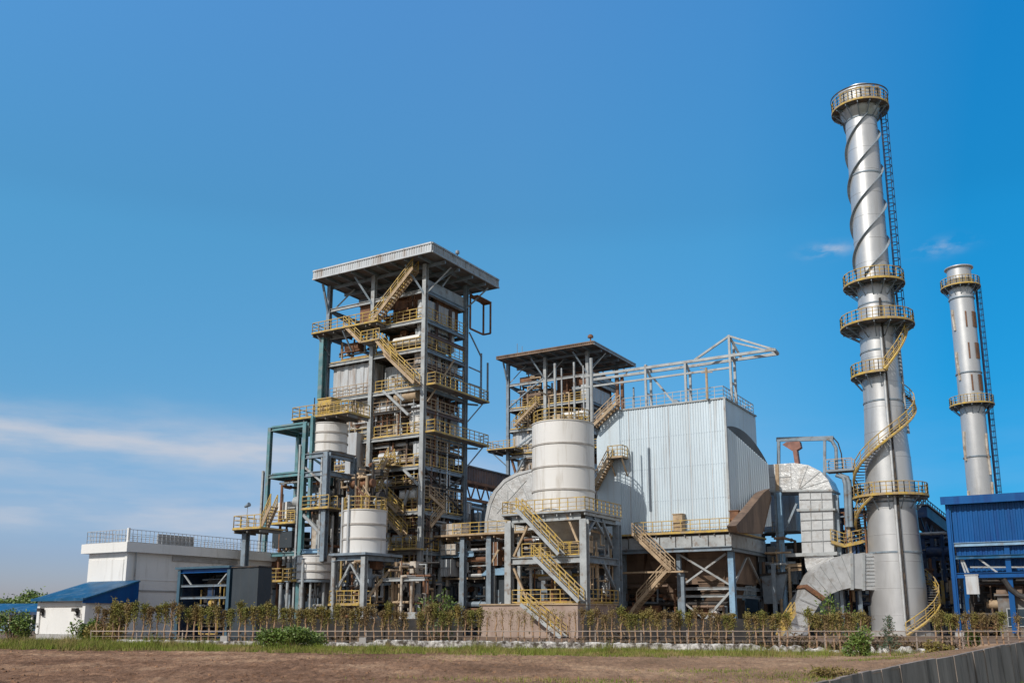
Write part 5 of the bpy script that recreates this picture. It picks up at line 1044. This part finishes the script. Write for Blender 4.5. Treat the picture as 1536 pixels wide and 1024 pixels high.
while x < 30.5:
    u_ = 768+1420*x/(57.4*.98+.3)
    bare = 722 < u_ < 868; gap_ = 1302 < u_ < 1398 or 1206 > u_ > 1186
    if not gap_ and rng.random() > (.6 if u_ > 1500 else .03): 
        tm, cm, cb_ = tv[rng.randrange(8)]
        t = thing('fence_tree', 'slender young tree with tufted brown and olive crown in the row along the fence' if not bare else 'bare stemmed young tree in front of the pinkish wall', 'tree', (x+rng.uniform(-.05,.05), FY+.35+rng.uniform(-.12,.12), ground_z(x,FY)), rng.uniform(0,6.28), 'young trees along the fence' if not bare else 'bare young trees before the pinkish wall')
        s = rng.uniform(.95,1.06); t.scale = (s,s,s*rng.uniform(.9,1.06))
        link('trunk', tm, t); link('crown', cb_ if bare else cm, t)
    x += rng.uniform(.41,.47)
# dry brush and a low dark wall behind the row
lw_ = thing('boundary_wall', 'low dark stained wall standing behind the row of young trees', 'wall', (0,0,0))
for xa, xb in ((-15.5,-3.2),(4.6,16.2)):
    mb = MB().bx(xa,xb,60.6,60.85,-.3,1.55); n = int((xb-xa)/2.4)
    for i in range(n+1): mb.bx(xa+(xb-xa)*i/n-.12,xa+(xb-xa)*i/n+.12,60.52,60.59,-.3,1.62)
    mb.build('wall_panel', M['dark'], lw_)
r = np.random.default_rng(5); n = 9000
px = r.uniform(-24,27,n); py = r.uniform(58.0,60.4,n); pz = np.abs(r.normal(0,.42,n))*(.55+.45*np.sin(px*1.7)*np.sin(px*.53+1)); pz = np.clip(pz,0,1.5)
keep = ~((px>-2.2)&(px<4.0)&(py>58.6)); bm_ = leaf_mesh('dry_brush', np.stack([px,py,pz-.15],1)[keep], .10, M['twig'], 3, long=3.2)
tag(link('dry_brush', bm_), kind='stuff', label='dry brown brush and weeds growing behind the fence', cat='brush')
def bush(name, label, x, y, z, rx, ry, h, n, m, size=.1, cat='bush', seed=1, lobes=7, group=None):
    r = np.random.default_rng(seed); t = thing(name, label, cat, (x,y,z), 0, group)
    cs = np.stack([r.uniform(-.7,.7,lobes)*rx, r.uniform(-.6,.6,lobes)*ry, r.uniform(.25,.85,lobes)*h],1); cr = r.uniform(.28,.5,lobes)
    w = r.integers(0,lobes,n); d = r.normal(size=(n,3)); d /= np.linalg.norm(d,axis=1)[:,None]; rad = r.uniform(.35,1.0,n)**.5
    p = cs[w]+d*(rad*cr[w])[:,None]*np.array([rx,ry,h]); p[:,2] = np.abs(p[:,2])+.02
    link('foliage', leaf_mesh('foliage', p, size, m, seed, long=2.2), t)
    mb = MB()
    for c in cs: mb.path([(c[0]*.15,c[1]*.15,-.05),(c[0]*.6,c[1]*.6,c[2]*.55),tuple(c)], .03, 5, r2=.008)
    for i in range(0, n, max(1, n//60)): mb.path([tuple(cs[w[i]]), tuple(p[i])], .008, 4)
    mb.build('stem', M['bark'], t); return t
def gp0(u, v, z=0.0):
    d = ray(u, v); t = (z-CZ)/d.z; return (d.x*t, d.y*t)
def gb(u, Y): p = at_depth(u, 924, Y); return p.x
bush('bush', 'bright green bushy weed clump in front of the fence below the tank frame', gb(436,52), 52, .02, 2.0, .8, .95, 5600, M['leaf_green'], .07, seed=2, lobes=14)
bush('bush', 'small green shrub spilling right of the bright green clump', gb(478,55), 55, 0, .8, .5, .7, 1100, M['leaf_green'], .07, seed=3)
bush('bush', 'large green shrub at the far left edge beside the annexe', gb(20,62), 62, .05, 1.25, .8, 1.75, 2600, M['leaf_green'], .085, seed=4, lobes=12)
bush('bush', 'leafy green shrub at the annexe corner', gb(135,63), 63, .1, 1.1, .7, 1.15, 1500, M['leaf_green'], .10, seed=5)
bush('bush', 'tall yellowish shrub by the start of the fence', gb(176,60), 60, .1, .7, .6, 2.5, 1500, M['leaf'], .09, seed=6, lobes=10)
bush('bush', 'olive shrub leaning against the annexe side wall', gb(160,61), 61, .1, 1.2, .6, 1.0, 1500, M['leaf'], .09, seed=16, lobes=10)
bush('bush', 'green weed bush in front of the rubble plinth left of the conifer', gb(1284,50), 50, -.35, .75, .5, 1.25, 1900, M['leaf_green'], .07, seed=7, lobes=9)
bush('bush', 'small bright green shrub behind the fence right of the chimney', gb(1452,58), 58, -.2, .5, .4, 1.0, 700, M['leaf_green'], .08, seed=8)
bush('bush', 'green creeper rising from the tree row beside the left tower', gb(655,58.5), 58.5, -.1, 1.3, .4, 2.75, 900, M['leaf_green'], .08, seed=9, lobes=10)
bush('bush', 'green growth under the foil clad duct', gb(1262,60), 60, 0, 1.5, .5, 2.6, 1100, M['leaf_green'], .09, seed=10, lobes=9)
bush('bush', 'low weed on the bank right of the conifer', gb(1405,47), 47, -.2, .8, .5, .6, 700, M['leaf'], .07, seed=11)
bush('bush', 'low weed below the start of the retaining wall', gb(1240,31), 31, -.2, .9, .6, .28, 700, M['leaf'], .05, seed=12)
# young conifer in front of the chimney
cx_, cy_ = gb(1331,51), 51
cn = thing('young_conifer', 'sparse young conifer standing in front of the tall chimney base', 'tree', (cx_,cy_,-.35))
r = random.Random(9); mb = MB().path([(0,0,-.05),(.03,0,1.0),(0,0,2.05)],.045,6,r2=.008); lp = []
for i in range(15):
    z = .35+i*.115; L = .62*(1-(z-.2)/2.1)+.1
    for j in range(5):
        a = r.uniform(0,6.28); e = (L*math.cos(a), L*math.sin(a), z+.22*L); mb.path([(0,0,z),e],.01,4,r2=.004)
        for q in range(int(16*L)+4): t_ = r.uniform(.15,1); lp.append((e[0]*t_+r.gauss(0,.03), e[1]*t_+r.gauss(0,.03), z+.22*L*t_+r.gauss(0,.03)))
mb.build('trunk', M['bark'], cn); link('crown', leaf_mesh('crown', lp, .045, M['needle'], 4, long=3), cn)
# distant trees
for k, (u, Y, h) in enumerate(((8,190,5.0),(22,180,4.6),(34,200,6.6),(41,210,7.6),(60,190,5.2),(-8,170,4.6),(50,230,5.6))):
    x = gb(u, Y); t = thing('distant_tree', ('low','low','spreading','tallest','rounded','low','rounded')[k]+' green tree on the far left skyline, '+('first from the frame edge','second from the frame edge','left of the tallest','topmost on the skyline','beside the annexe','at the very edge','behind the others')[k], 'tree', (x,Y,0), 0, 'skyline trees at the far left')
    r = np.random.default_rng(30+k); n = 900; c = np.stack([r.uniform(-1.6,1.6,7), r.uniform(-1.2,1.2,7), r.uniform(.5,.9,7)*h],1); w = r.integers(0,7,n); p = c[w]+r.normal(size=(n,3))*np.array([.8,.8,.55])
    link('crown', leaf_mesh('crown', p, .35, M['leaf_green'], k), t); mb = MB().path([(0,0,-.1),(.1,0,h*.4),(0,0,h*.8)],.16,7,r2=.05)
    for q in c: mb.path([(0,0,h*.4),tuple(q)],.05,5,r2=.02)
    mb.build('trunk', M['bark'], t)

# ------------------------------------------------------------------ fence, plinth
fe = thing('wire_fence', 'thin rail and wire fence running along the edge of the field', 'fence', (0,0,0))
fx0, fx1 = -24.8, 42.0
zr_ = .84
MB().tube((fx0,FY,zr_),(fx1,FY,zr_),.03,6).build('top_rail', M['wire'], fe)
for z in (.55,.28): MB().tube((fx0,FY+.01,z),(fx1,FY+.01,z),.012,5).build('strand_wire', M['wire'], fe)
x = fx0
i = 0
while x < fx1:
    MB().bx(x-.03,x+.03,FY+.03,FY+.08,-.6,zr_+.06).build('post', M['wire'], fe); x += 2.7; i += 1
for u in (338, 545):
    bk = thing('marker_block', 'pale concrete block at the fence line, '+('below the open shed' if u < 400 else 'below the front tank stand'), 'block', (gb(u,FY-.3),FY-.3,ground_z(gb(u,FY),FY)))
    MB().prism([(-.2,0),(.2,0),(.2,.48),(.16,.52),(-.16,.52),(-.2,.48)],-.1,.1).build('body', M['concrete'], bk)
    MB().bx(-.26,.26,-.16,.16,-.05,.03).build('base', M['concrete'], bk)
pl_ = MB(); r = random.Random(3); x = -23.0; rows = []
while x < 26: rows.append((x, FY-.55+r.uniform(-.06,.06), FY-.2, ground_z(x,FY)+((.24 if x < -8 else .40)+r.uniform(-.05,.03) if x < 14 else r.uniform(.05,.40)))); x += r.uniform(.12,.3)
vs = []; fs = []
for (x, ya, yb, z) in rows: vs += [(x,ya-.07,ground_z(x,FY)-.3),(x,ya+r.uniform(0,.05),z-.06),(x,ya+.08,z),(x,yb,z),(x,yb,ground_z(x,FY)-.3)]
for i in range(len(rows)-1):
    for j in range(4): fs.append((5*i+j,5*i+5+j,5*i+6+j,5*i+1+j))
pl_.add(vs, fs); pw = pl_.build('rubble_plinth', M['plinth']); tag(pw, 'low whitewashed rubble plinth running along the foot of the fence', 'low wall')

# ------------------------------------------------------------------ ground sheets
gm = bpy.data.materials.new('soil'); gm.use_nodes = True; nt = gm.node_tree; N = nt.nodes; L_ = nt.links; b = N['Principled BSDF']; b.inputs['Roughness'].default_value = .95; b.inputs['Specular IOR Level'].default_value = .05
geo = N.new('ShaderNodeNewGeometry')
def gnoise(sx, sy, det=8, rough=.6):
    mp = N.new('ShaderNodeMapping'); mp.inputs['Scale'].default_value = (sx,sy,1); L_.new(geo.outputs['Position'], mp.inputs['Vector']); n = N.new('ShaderNodeTexNoise'); n.inputs['Scale'].default_value = 1; n.inputs['Detail'].default_value = det; n.inputs['Roughness'].default_value = rough; L_.new(mp.outputs[0], n.inputs['Vector']); return n.outputs['Fac']
def gramp(f, stops):
    r = N.new('ShaderNodeValToRGB'); e = r.color_ramp.elements
    while len(e) < len(stops): e.new(.5)
    for s, (p, c) in zip(e, stops): s.position = p; s.color = (*c, 1)
    L_.new(f, r.inputs['Fac']); return r.outputs['Color']
def gmix(f, a, b_, t='MIX'):
    m = N.new('ShaderNodeMixRGB'); m.blend_type = t
    if hasattr(f, 'is_linked'): L_.new(f, m.inputs['Fac'])
    else: m.inputs['Fac'].default_value = f
    L_.new(a, m.inputs['Color1']); L_.new(b_, m.inputs['Color2']); return m.outputs['Color']
c1 = gramp(gnoise(.22,.16), [(.34,(.15,.084,.054)),(.5,(.262,.152,.097)),(.64,(.42,.265,.168))])
c2 = gramp(gnoise(4.5,1.1,10,.75), [(.32,(.24,.22,.21)),(.5,(.5,.5,.49)),(.68,(.76,.74,.70))])
c = gmix(1.0, c1, c2, 'OVERLAY')
c3 = gramp(gnoise(.55,1.4,9,.7), [(.60,(0,0,0)),(.72,(1,1,1))]); sp = N.new('ShaderNodeSeparateXYZ'); L_.new(geo.outputs['Position'], sp.inputs[0])
gmask = N.new('ShaderNodeMapRange'); gmask.inputs['From Min'].default_value = 36; gmask.inputs['From Max'].default_value = 45; L_.new(sp.outputs['Y'], gmask.inputs['Value'])
mm = N.new('ShaderNodeMath'); mm.operation = 'MULTIPLY'; L_.new(c3, mm.inputs[0]); L_.new(gmask.outputs[0], mm.inputs[1])
tanx = N.new('ShaderNodeMapRange'); tanx.inputs['From Min'].default_value = -6; tanx.inputs['From Max'].default_value = 8; tanx.inputs['To Max'].default_value = .6; L_.new(sp.outputs['X'], tanx.inputs['Value'])
tn = N.new('ShaderNodeMath'); tn.operation = 'MULTIPLY'; L_.new(tanx.outputs[0], tn.inputs[0]); L_.new(gnoise(.3,.9,8,.65), tn.inputs[1])
tanc = N.new('ShaderNodeRGB'); tanc.outputs[0].default_value = (.46,.32,.205,1); c = gmix(tn.outputs[0], c, tanc.outputs[0])
olive = N.new('ShaderNodeRGB'); olive.outputs[0].default_value = (.13,.115,.035,1); c = gmix(mm.outputs[0], c, olive.outputs[0]); L_.new(c, b.inputs['Base Color'])
bp = N.new('ShaderNodeBump'); bp.inputs['Strength'].default_value = .9; bp.inputs['Distance'].default_value = .12; L_.new(gnoise(2.2,4.0,12,.75), bp.inputs['Height']); L_.new(bp.outputs[0], b.inputs['Normal'])
def wallpts():
    out = []
    for u, v, Y in ((1225,1024,28.4),(1322,1003,33.0),(1375,993,36.0),(1430,983,39.5),(1484,971,44.5),(1536,962,50.0)):
        p = at_depth(u, v, Y); out.append((p.x, p.y, p.z))
    a, b2 = out[0], out[1]; k = (a[0]-b2[0])/(a[1]-b2[1])
    return [(a[0]+k*(2-a[1]), 2.0, a[2]-.2), (a[0]+k*(16-a[1]), 16.0, a[2]-.08)] + out + [(34.0,58.0,.45),(60.0,75.0,.45)]
WP = wallpts()
def wall_at(y):
    for a, b2 in zip(WP[:-1], WP[1:]):
        if a[1] <= y <= b2[1]: t = (y-a[1])/(b2[1]-a[1]); return a[0]+(b2[0]-a[0])*t, a[2]+(b2[2]-a[2])*t
    return WP[-1][0], WP[-1][2]
ys = np.concatenate([np.linspace(4,20,12), np.arange(20.2,61,.16)]); nx = 760; vs = []; fs = []
for y in ys:
    xw, zw = wall_at(y)
    for i in range(nx):
        x = (-60+22*i/40) if i < 40 else -38+(xw+38)*(i-40)/(nx-41); dst = xw-x
        z = ground_z(x,y); f = math.exp(-(dst/4.5)**2); z = z*(1-f)+(zw-.06)*f
        fade = min(1, dst/.8)
        tr = sum(math.exp(-((y-yc-1.6*math.sin(x*.06+yc)-.05*x)/.16)**2) for yc in (29.2,30.7,35.8,37.4))
        q = noise.noise((x*.9,y*.9,0))*.035+noise.noise((x*2.6,y*2.6,3))*.03+noise.noise((x*.22,y*.5,7))*.05+abs(noise.noise((x*4.5,y*2.2,11)))*.12*max(0,min(1,(50-y)/6))
        if y < 45 : q += noise.noise((x*.5,y*4.2,9))*.03
        vs.append((x,y,z+(q-.07*tr*(.6+noise.noise((x*.4,y,4))))*fade-.02))
for j in range(len(ys)-1):
    for i in range(nx-1): k = j*nx+i; fs.append((k,k+1,k+nx+1,k+nx))
mb = MB(); mb.v = vs; mb.f = fs; fo = mb.build('field', gm, smooth=True); tag(fo, kind='structure')
yard = mat('yard_dirt', (.20,.135,.10), .95, 0, .25, .5, stain=(.10,.085,.06), samt=.4, sscale=.35, bump=.4, bscale=3, spec=.05)
mb = MB(); mb.add([(-900,60.5,-.03),(-60,60.5,-.03),(-60,4,-.03),(-900,4,-.03),(64,60.5,-.03),(900,74,-.03),(900,1500,-.03),(-900,1500,-.03)],[(0,1,2,3)[::-1],(0,1,4,5,6,7)]); tag(mb.build('ground', yard), kind='structure')
low = mat('low_grass_ground', (.085,.10,.03), .95, 0, .3, .6, stain=(.12,.09,.05), samt=.35, bump=.4, bscale=4)
mb = MB(); mb.add([(-2000,-600,-1.5),(2000,-600,-1.5),(2000,2500,-1.5),(-2000,2500,-1.5)],[(0,1,2,3)]); tag(mb.build('lower_ground', low), kind='structure')
# retaining wall of upright slabs
rw = thing('retaining_wall', 'grey retaining wall of upright concrete slabs at the bottom right', 'wall', (0,0,0))
path = []
for a, b2 in zip(WP[:-1], WP[1:]):
    Ls = math.hypot(b2[0]-a[0], b2[1]-a[1]); n = max(1, round(Ls/1.05))
    for i in range(n): t = i/n; path.append(tuple(a[q]+(b2[q]-a[q])*t for q in range(3)))
path.append(WP[-1]); r = random.Random(4); cnt = 0
for a, b2 in zip(path[:-1], path[1:]):
    if a[1] < 14 or cnt > 90: continue
    d = Vector((b2[0]-a[0], b2[1]-a[1], 0)); Ls = d.length; d.normalize(); nn = Vector((d.y,-d.x,0)); off = r.uniform(-.03,.03); dz = r.uniform(-.02,.03)
    A_ = Vector((a[0],a[1],0))+d*.012+nn*off; B_ = Vector((b2[0],b2[1],0))-d*.012+nn*(off+r.uniform(-.01,.01)); tl = nn*.10
    mb = MB(); mb.add([A_+tl+Vector((0,0,-1.6)),B_+tl+Vector((0,0,-1.6)),B_-nn*.16+Vector((0,0,-1.6)),A_-nn*.16+Vector((0,0,-1.6)),A_+Vector((0,0,a[2]+dz)),B_+Vector((0,0,b2[2]+dz)),B_-nn*.14+Vector((0,0,b2[2]+dz)),A_-nn*.14+Vector((0,0,a[2]+dz))],[(3,2,1,0),(4,5,6,7),(0,1,5,4),(1,2,6,5),(2,3,7,6),(3,0,4,7)])
    mb.build('slab', M['slabwall'], rw); cnt += 1

# ------------------------------------------------------------------ grass
def blades(name, xy, z, h, w, m, seed):
    r = np.random.default_rng(seed); n = len(xy); a = r.uniform(0,2*np.pi,n); ln = r.normal(0,.35,(n,2))*h[:,None]
    base = np.column_stack([xy, z]); dx = np.column_stack([np.cos(a),np.sin(a),np.zeros(n)])*w[:,None]; tip = base+np.column_stack([ln, h])
    v = np.stack([base-dx, base+dx, tip],1).reshape(-1,3); me = bpy.data.meshes.new(name); me.from_pydata(v.tolist(), [], [(3*i,3*i+1,3*i+2) for i in range(n)]); me.update(); me.materials.append(m); return link(name, me)
r = np.random.default_rng(11); n = 200000
x = r.uniform(-46,26,n); y = r.uniform(43.5,57.2,n)
xwall = np.interp(y, [p[1] for p in WP], [p[0] for p in WP])
nv = np.array([noise.noise((a*.35,b2*.5,2))+.6*noise.noise((a*1.3,b2*1.3,5)) for a, b2 in zip(x,y)])
edge = 46.2+nv*3.4+np.where(x>6,(x-6)*.12,0)
dens = np.clip(.62+nv*.9-np.where(x>6,(x-6)*.035,0)+np.where(x<-20,.3,0),0,1)
k = (y>edge)&(r.uniform(0,1,n)<dens)&(x<xwall-.3); x, y, nv = x[k], y[k], nv[k]
z = np.array([ground_z(a,b2) for a, b2 in zip(x,y)])-.04; h = r.uniform(.08,.28,len(x))*(1+.9*np.clip(nv,0,1))*(1+1.5*np.clip(nv-.25,0,1))*np.where(y>54.2,.6,1)*np.where(x<-17,1.45,1)
tag(blades('grass', np.column_stack([x,y]), z, h, r.uniform(.008,.02,len(x)), M['grass'], 1), kind='stuff', label='strip of rough green grass between the field and the fence', cat='grass')
n = 14000; x = r.uniform(-60,-20,n); y = r.uniform(57,72,n); k = r.uniform(0,1,n) < .8; x, y = x[k], y[k]
tag(blades('tall_weeds', np.column_stack([x,y]), np.zeros(len(x))-.03, r.uniform(.1,.32,len(x)), r.uniform(.012,.03,len(x)), M['grass'], 2), kind='stuff', label='tall weeds at the far left in front of the annexe', cat='weeds')
n = 9000; x = r.uniform(10,40,n); y = r.uniform(24,70,n); xwall = np.interp(y, [p[1] for p in WP], [p[0] for p in WP]); k = (x>xwall+.3)&(x<xwall+8); x, y = x[k], y[k]
tag(blades('lower_grass', np.column_stack([x,y]), np.zeros(len(x))-1.5, r.uniform(.08,.3,len(x)), r.uniform(.012,.03,len(x)), M['leaf_green'], 3), kind='stuff', label='grass on the lower ground at the foot of the retaining wall', cat='grass')
r2 = np.random.default_rng(77); P_ = []
for (u, v, sx, sy, n) in ((1195,1014,1.6,1.2,1500),(820,1021,2.2,.6,900),(1075,1005,1.4,.8,500),(640,990,2.5,.8,350),(1330,990,1.2,.8,600),(1430,972,1.2,.8,500)):
    gx0, gy0 = gp0(u, v, -.15); P_.append(np.column_stack([r2.normal(gx0,sx,n), r2.normal(gy0,sy,n)]))
P_ = np.concatenate(P_); P_ = P_[P_[:,0] < np.interp(P_[:,1], [p[1] for p in WP], [p[0] for p in WP])-.3]
zz_ = []
for a_, b_2 in P_:
    xw_, zw_ = wall_at(b_2); f_ = math.exp(-((xw_-a_)/4.5)**2); zz_.append(ground_z(a_,b_2)*(1-f_)+(zw_-.06)*f_-.02)
tag(blades('field_weeds', P_, np.array(zz_), r2.uniform(.05,.16,len(P_)), r2.uniform(.008,.02,len(P_)), M['grass'], 8), kind='stuff', label='sparse weeds in patches on the bare soil near the retaining wall', cat='weeds')
# clods and stones scattered over the soil
r = random.Random(21); mb = MB()
for i in range(2200):
    y = 24+22*r.random()**1.3; x = r.uniform(-.6*y-1, min(.35*y, wall_at(y)[0]-.5)); s = r.uniform(.012,.06); z = ground_z(x,y)-.015
    vs = [(x+s*(a+r.uniform(-.3,.3)), y+s*(b2+r.uniform(-.3,.3)), z+s*(c+r.uniform(-.2,.2))) for a, b2, c in ((-1,-.8,0),(1,-.8,0),(1,.8,0),(-1,.8,0),(-.6,-.5,.9),(.6,-.5,.9),(.6,.5,.9),(-.6,.5,.9))]
    mb.add(vs,[(3,2,1,0),(4,5,6,7),(0,1,5,4),(1,2,6,5),(2,3,7,6),(3,0,4,7)])
tag(mb.build('soil_clods', gm), kind='stuff', label='small clods of soil scattered over the bare field', cat='soil clods')

# ------------------------------------------------------------------ sky, sun, camera
SUN = Vector((-.54,-.57,.66)).normalized()
EL = math.asin(SUN.z); AZ = math.atan2(SUN.x, SUN.y)
w = bpy.data.worlds.new('World'); scn.world = w; w.use_nodes = True; nt = w.node_tree; N = nt.nodes; L_ = nt.links
bg = N['Background']; bg.inputs['Strength'].default_value = .15
sky = N.new('ShaderNodeTexSky'); sky.sky_type = 'NISHITA'; sky.sun_disc = False; sky.sun_elevation = EL; sky.sun_rotation = AZ
sky.altitude = 0; sky.air_density = 1.0; sky.dust_density = .6; sky.ozone_density = 2.5
hs_ = N.new('ShaderNodeHueSaturation'); hs_.inputs['Saturation'].default_value = 1.2; hs_.inputs['Value'].default_value = 1.0; L_.new(sky.outputs[0], hs_.inputs['Color'])
tc = N.new('ShaderNodeTexCoord'); sp = N.new('ShaderNodeSeparateXYZ'); L_.new(tc.outputs['Generated'], sp.inputs[0])
def math_(op, a, b=None, c=None):
    m = N.new('ShaderNodeMath'); m.operation = op
    for i, q in enumerate((a, b, c)):
        if q is None: continue
        if isinstance(q, (int, float)): m.inputs[i].default_value = q
        else: L_.new(q, m.inputs[i])
    return m.outputs[0]
def gauss(v, c, s): d = math_('DIVIDE', math_('SUBTRACT', v, c), s); return math_('POWER', 2.718, math_('MULTIPLY', math_('MULTIPLY', d, d), -1.0))
def cnoise(sx, sz, det=7, off=0):
    mp = N.new('ShaderNodeMapping'); mp.inputs['Scale'].default_value = (sx,sx,sz); mp.inputs['Location'].default_value = (off,off*.3,off*.7); L_.new(tc.outputs['Generated'], mp.inputs['Vector'])
    n = N.new('ShaderNodeTexNoise'); n.inputs['Scale'].default_value = 1; n.inputs['Detail'].default_value = det; n.inputs['Roughness'].default_value = .55; L_.new(mp.outputs[0], n.inputs['Vector']); return n.outputs['Fac']
zz = math_('ADD', sp.outputs['Z'], math_('MULTIPLY', math_('SUBTRACT', cnoise(3.0,9,6), .5), .085))
left = math_('MULTIPLY', math_('SUBTRACT', .06, sp.outputs['X']), 3.6); left.node.use_clamp = True
b1 = math_('MULTIPLY', gauss(zz, .162, .026), left); b2 = math_('MULTIPLY', math_('MULTIPLY', gauss(zz, .103, .017), left), .8)
b3 = math_('MULTIPLY', gauss(zz, .135, .05), .10)
fil = N.new('ShaderNodeMapRange'); fil.inputs['From Min'].default_value = .36; fil.inputs['From Max'].default_value = .62; L_.new(cnoise(7,42,10,3), fil.inputs['Value'])
bands = math_('MULTIPLY', math_('ADD', math_('ADD', b1, b2), b3), math_('ADD', math_('MULTIPLY', fil.outputs[0], .6), .32))
def wisp(u, v, s):
    d = ray(u, v).normalized(); dx = math_('DIVIDE', math_('SUBTRACT', sp.outputs['X'], d.x), s*1.7); dz = math_('DIVIDE', math_('SUBTRACT', sp.outputs['Z'], d.z), s*.55)
    g = math_('POWER', 2.718, math_('MULTIPLY', math_('ADD', math_('MULTIPLY', dx, dx), math_('MULTIPLY', dz, dz)), -1.0))
    f = N.new('ShaderNodeMapRange'); f.inputs['From Min'].default_value = .42; f.inputs['From Max'].default_value = .7; L_.new(cnoise(30,70,7,u*.01), f.inputs['Value']); return math_('MULTIPLY', g, f.outputs[0])
ws = math_('ADD', math_('MULTIPLY', wisp(1240,376,.011), .75), math_('MULTIPLY', wisp(1408,371,.012), .5))
fac = math_('MINIMUM', math_('ADD', math_('MULTIPLY', bands, .8), ws), .85)
def wramp(f, stops):
    r_ = N.new('ShaderNodeValToRGB'); e = r_.color_ramp.elements
    while len(e) < len(stops): e.new(.5)
    for q, (p, c) in zip(e, stops): q.position = p; q.color = (*c, 1)
    L_.new(f, r_.inputs['Fac']); return r_.outputs['Color']
def wmul(a, b_):
    m = N.new('ShaderNodeMixRGB'); m.blend_type = 'MULTIPLY'; m.inputs['Fac'].default_value = 1; L_.new(a, m.inputs['Color1']); L_.new(b_, m.inputs['Color2']); return m.outputs['Color']
# the air's own tint: paler and greyer low down, deeper blue aloft and away from the sun's side
tint = wramp(sp.outputs['Z'], [(0,(.50,.42,.65)),(.06,(.49,.455,.66)),(.2,(.56,.72,.77)),(.37,(.73,1.06,1.0)),(.58,(.86,1.03,1.03)),(.8,(1,1.0,1.0))])
gain = wramp(sp.outputs['Z'], [(.4,(.714,.714,.714)),(.6,(1,1,1))]); xr2 = math_('ADD', math_('MULTIPLY', sp.outputs['X'], 1.0), .5)
side = wramp(xr2, [(.05,(.72,.83,.815)),(.5,(.70,.78,.77)),(.72,(.50,.73,.755)),(.92,(.09,.58,.70))])
skyc = wmul(wmul(wmul(hs_.outputs[0], tint), gain), side)
bri = N.new('ShaderNodeVectorMath'); bri.operation = 'SCALE'; bri.inputs['Scale'].default_value = 1.96; L_.new(skyc, bri.inputs[0])
mx = N.new('ShaderNodeMixRGB'); L_.new(fac, mx.inputs['Fac'])
back_fill = N.new('ShaderNodeMapRange'); back_fill.inputs['From Min'].default_value = .25; back_fill.inputs['From Max'].default_value = -.35; back_fill.inputs['To Max'].default_value = .8; L_.new(sp.outputs['Y'], back_fill.inputs['Value'])
vm = N.new('ShaderNodeMixRGB'); L_.new(back_fill.outputs[0], vm.inputs['Fac']); L_.new(bri.outputs[0], vm.inputs['Color1']); vm.inputs['Color2'].default_value = (3.7,3.6,3.5,1)   # unseen white fill added behind the viewer to lift and neutralise the shade
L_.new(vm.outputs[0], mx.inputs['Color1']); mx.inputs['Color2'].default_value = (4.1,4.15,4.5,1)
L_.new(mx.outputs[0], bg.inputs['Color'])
ld = bpy.data.lights.new('sun', 'SUN'); ld.energy = 3.6; ld.angle = R(.5); ld.color = (1,.945,.86); lo = bpy.data.objects.new('sun', ld); COL.objects.link(lo); lo.rotation_euler = (-SUN).to_track_quat('-Z','Y').to_euler(); lo.location = (-40,-60,80)
cd = bpy.data.cameras.new('camera'); co = bpy.data.objects.new('camera', cd); COL.objects.link(co); co.location = (0,0,CZ); co.rotation_euler = (R(90)+CP,0,0)
cd.sensor_width = 36; cd.lens = 36*CF/1536; cd.shift_y = (CV-512)/1536; cd.clip_start = .1; cd.clip_end = 6000; scn.camera = co
scn.view_settings.view_transform = 'Standard'; scn.view_settings.look = 'None'; scn.view_settings.exposure = 0; scn.view_settings.gamma = 1
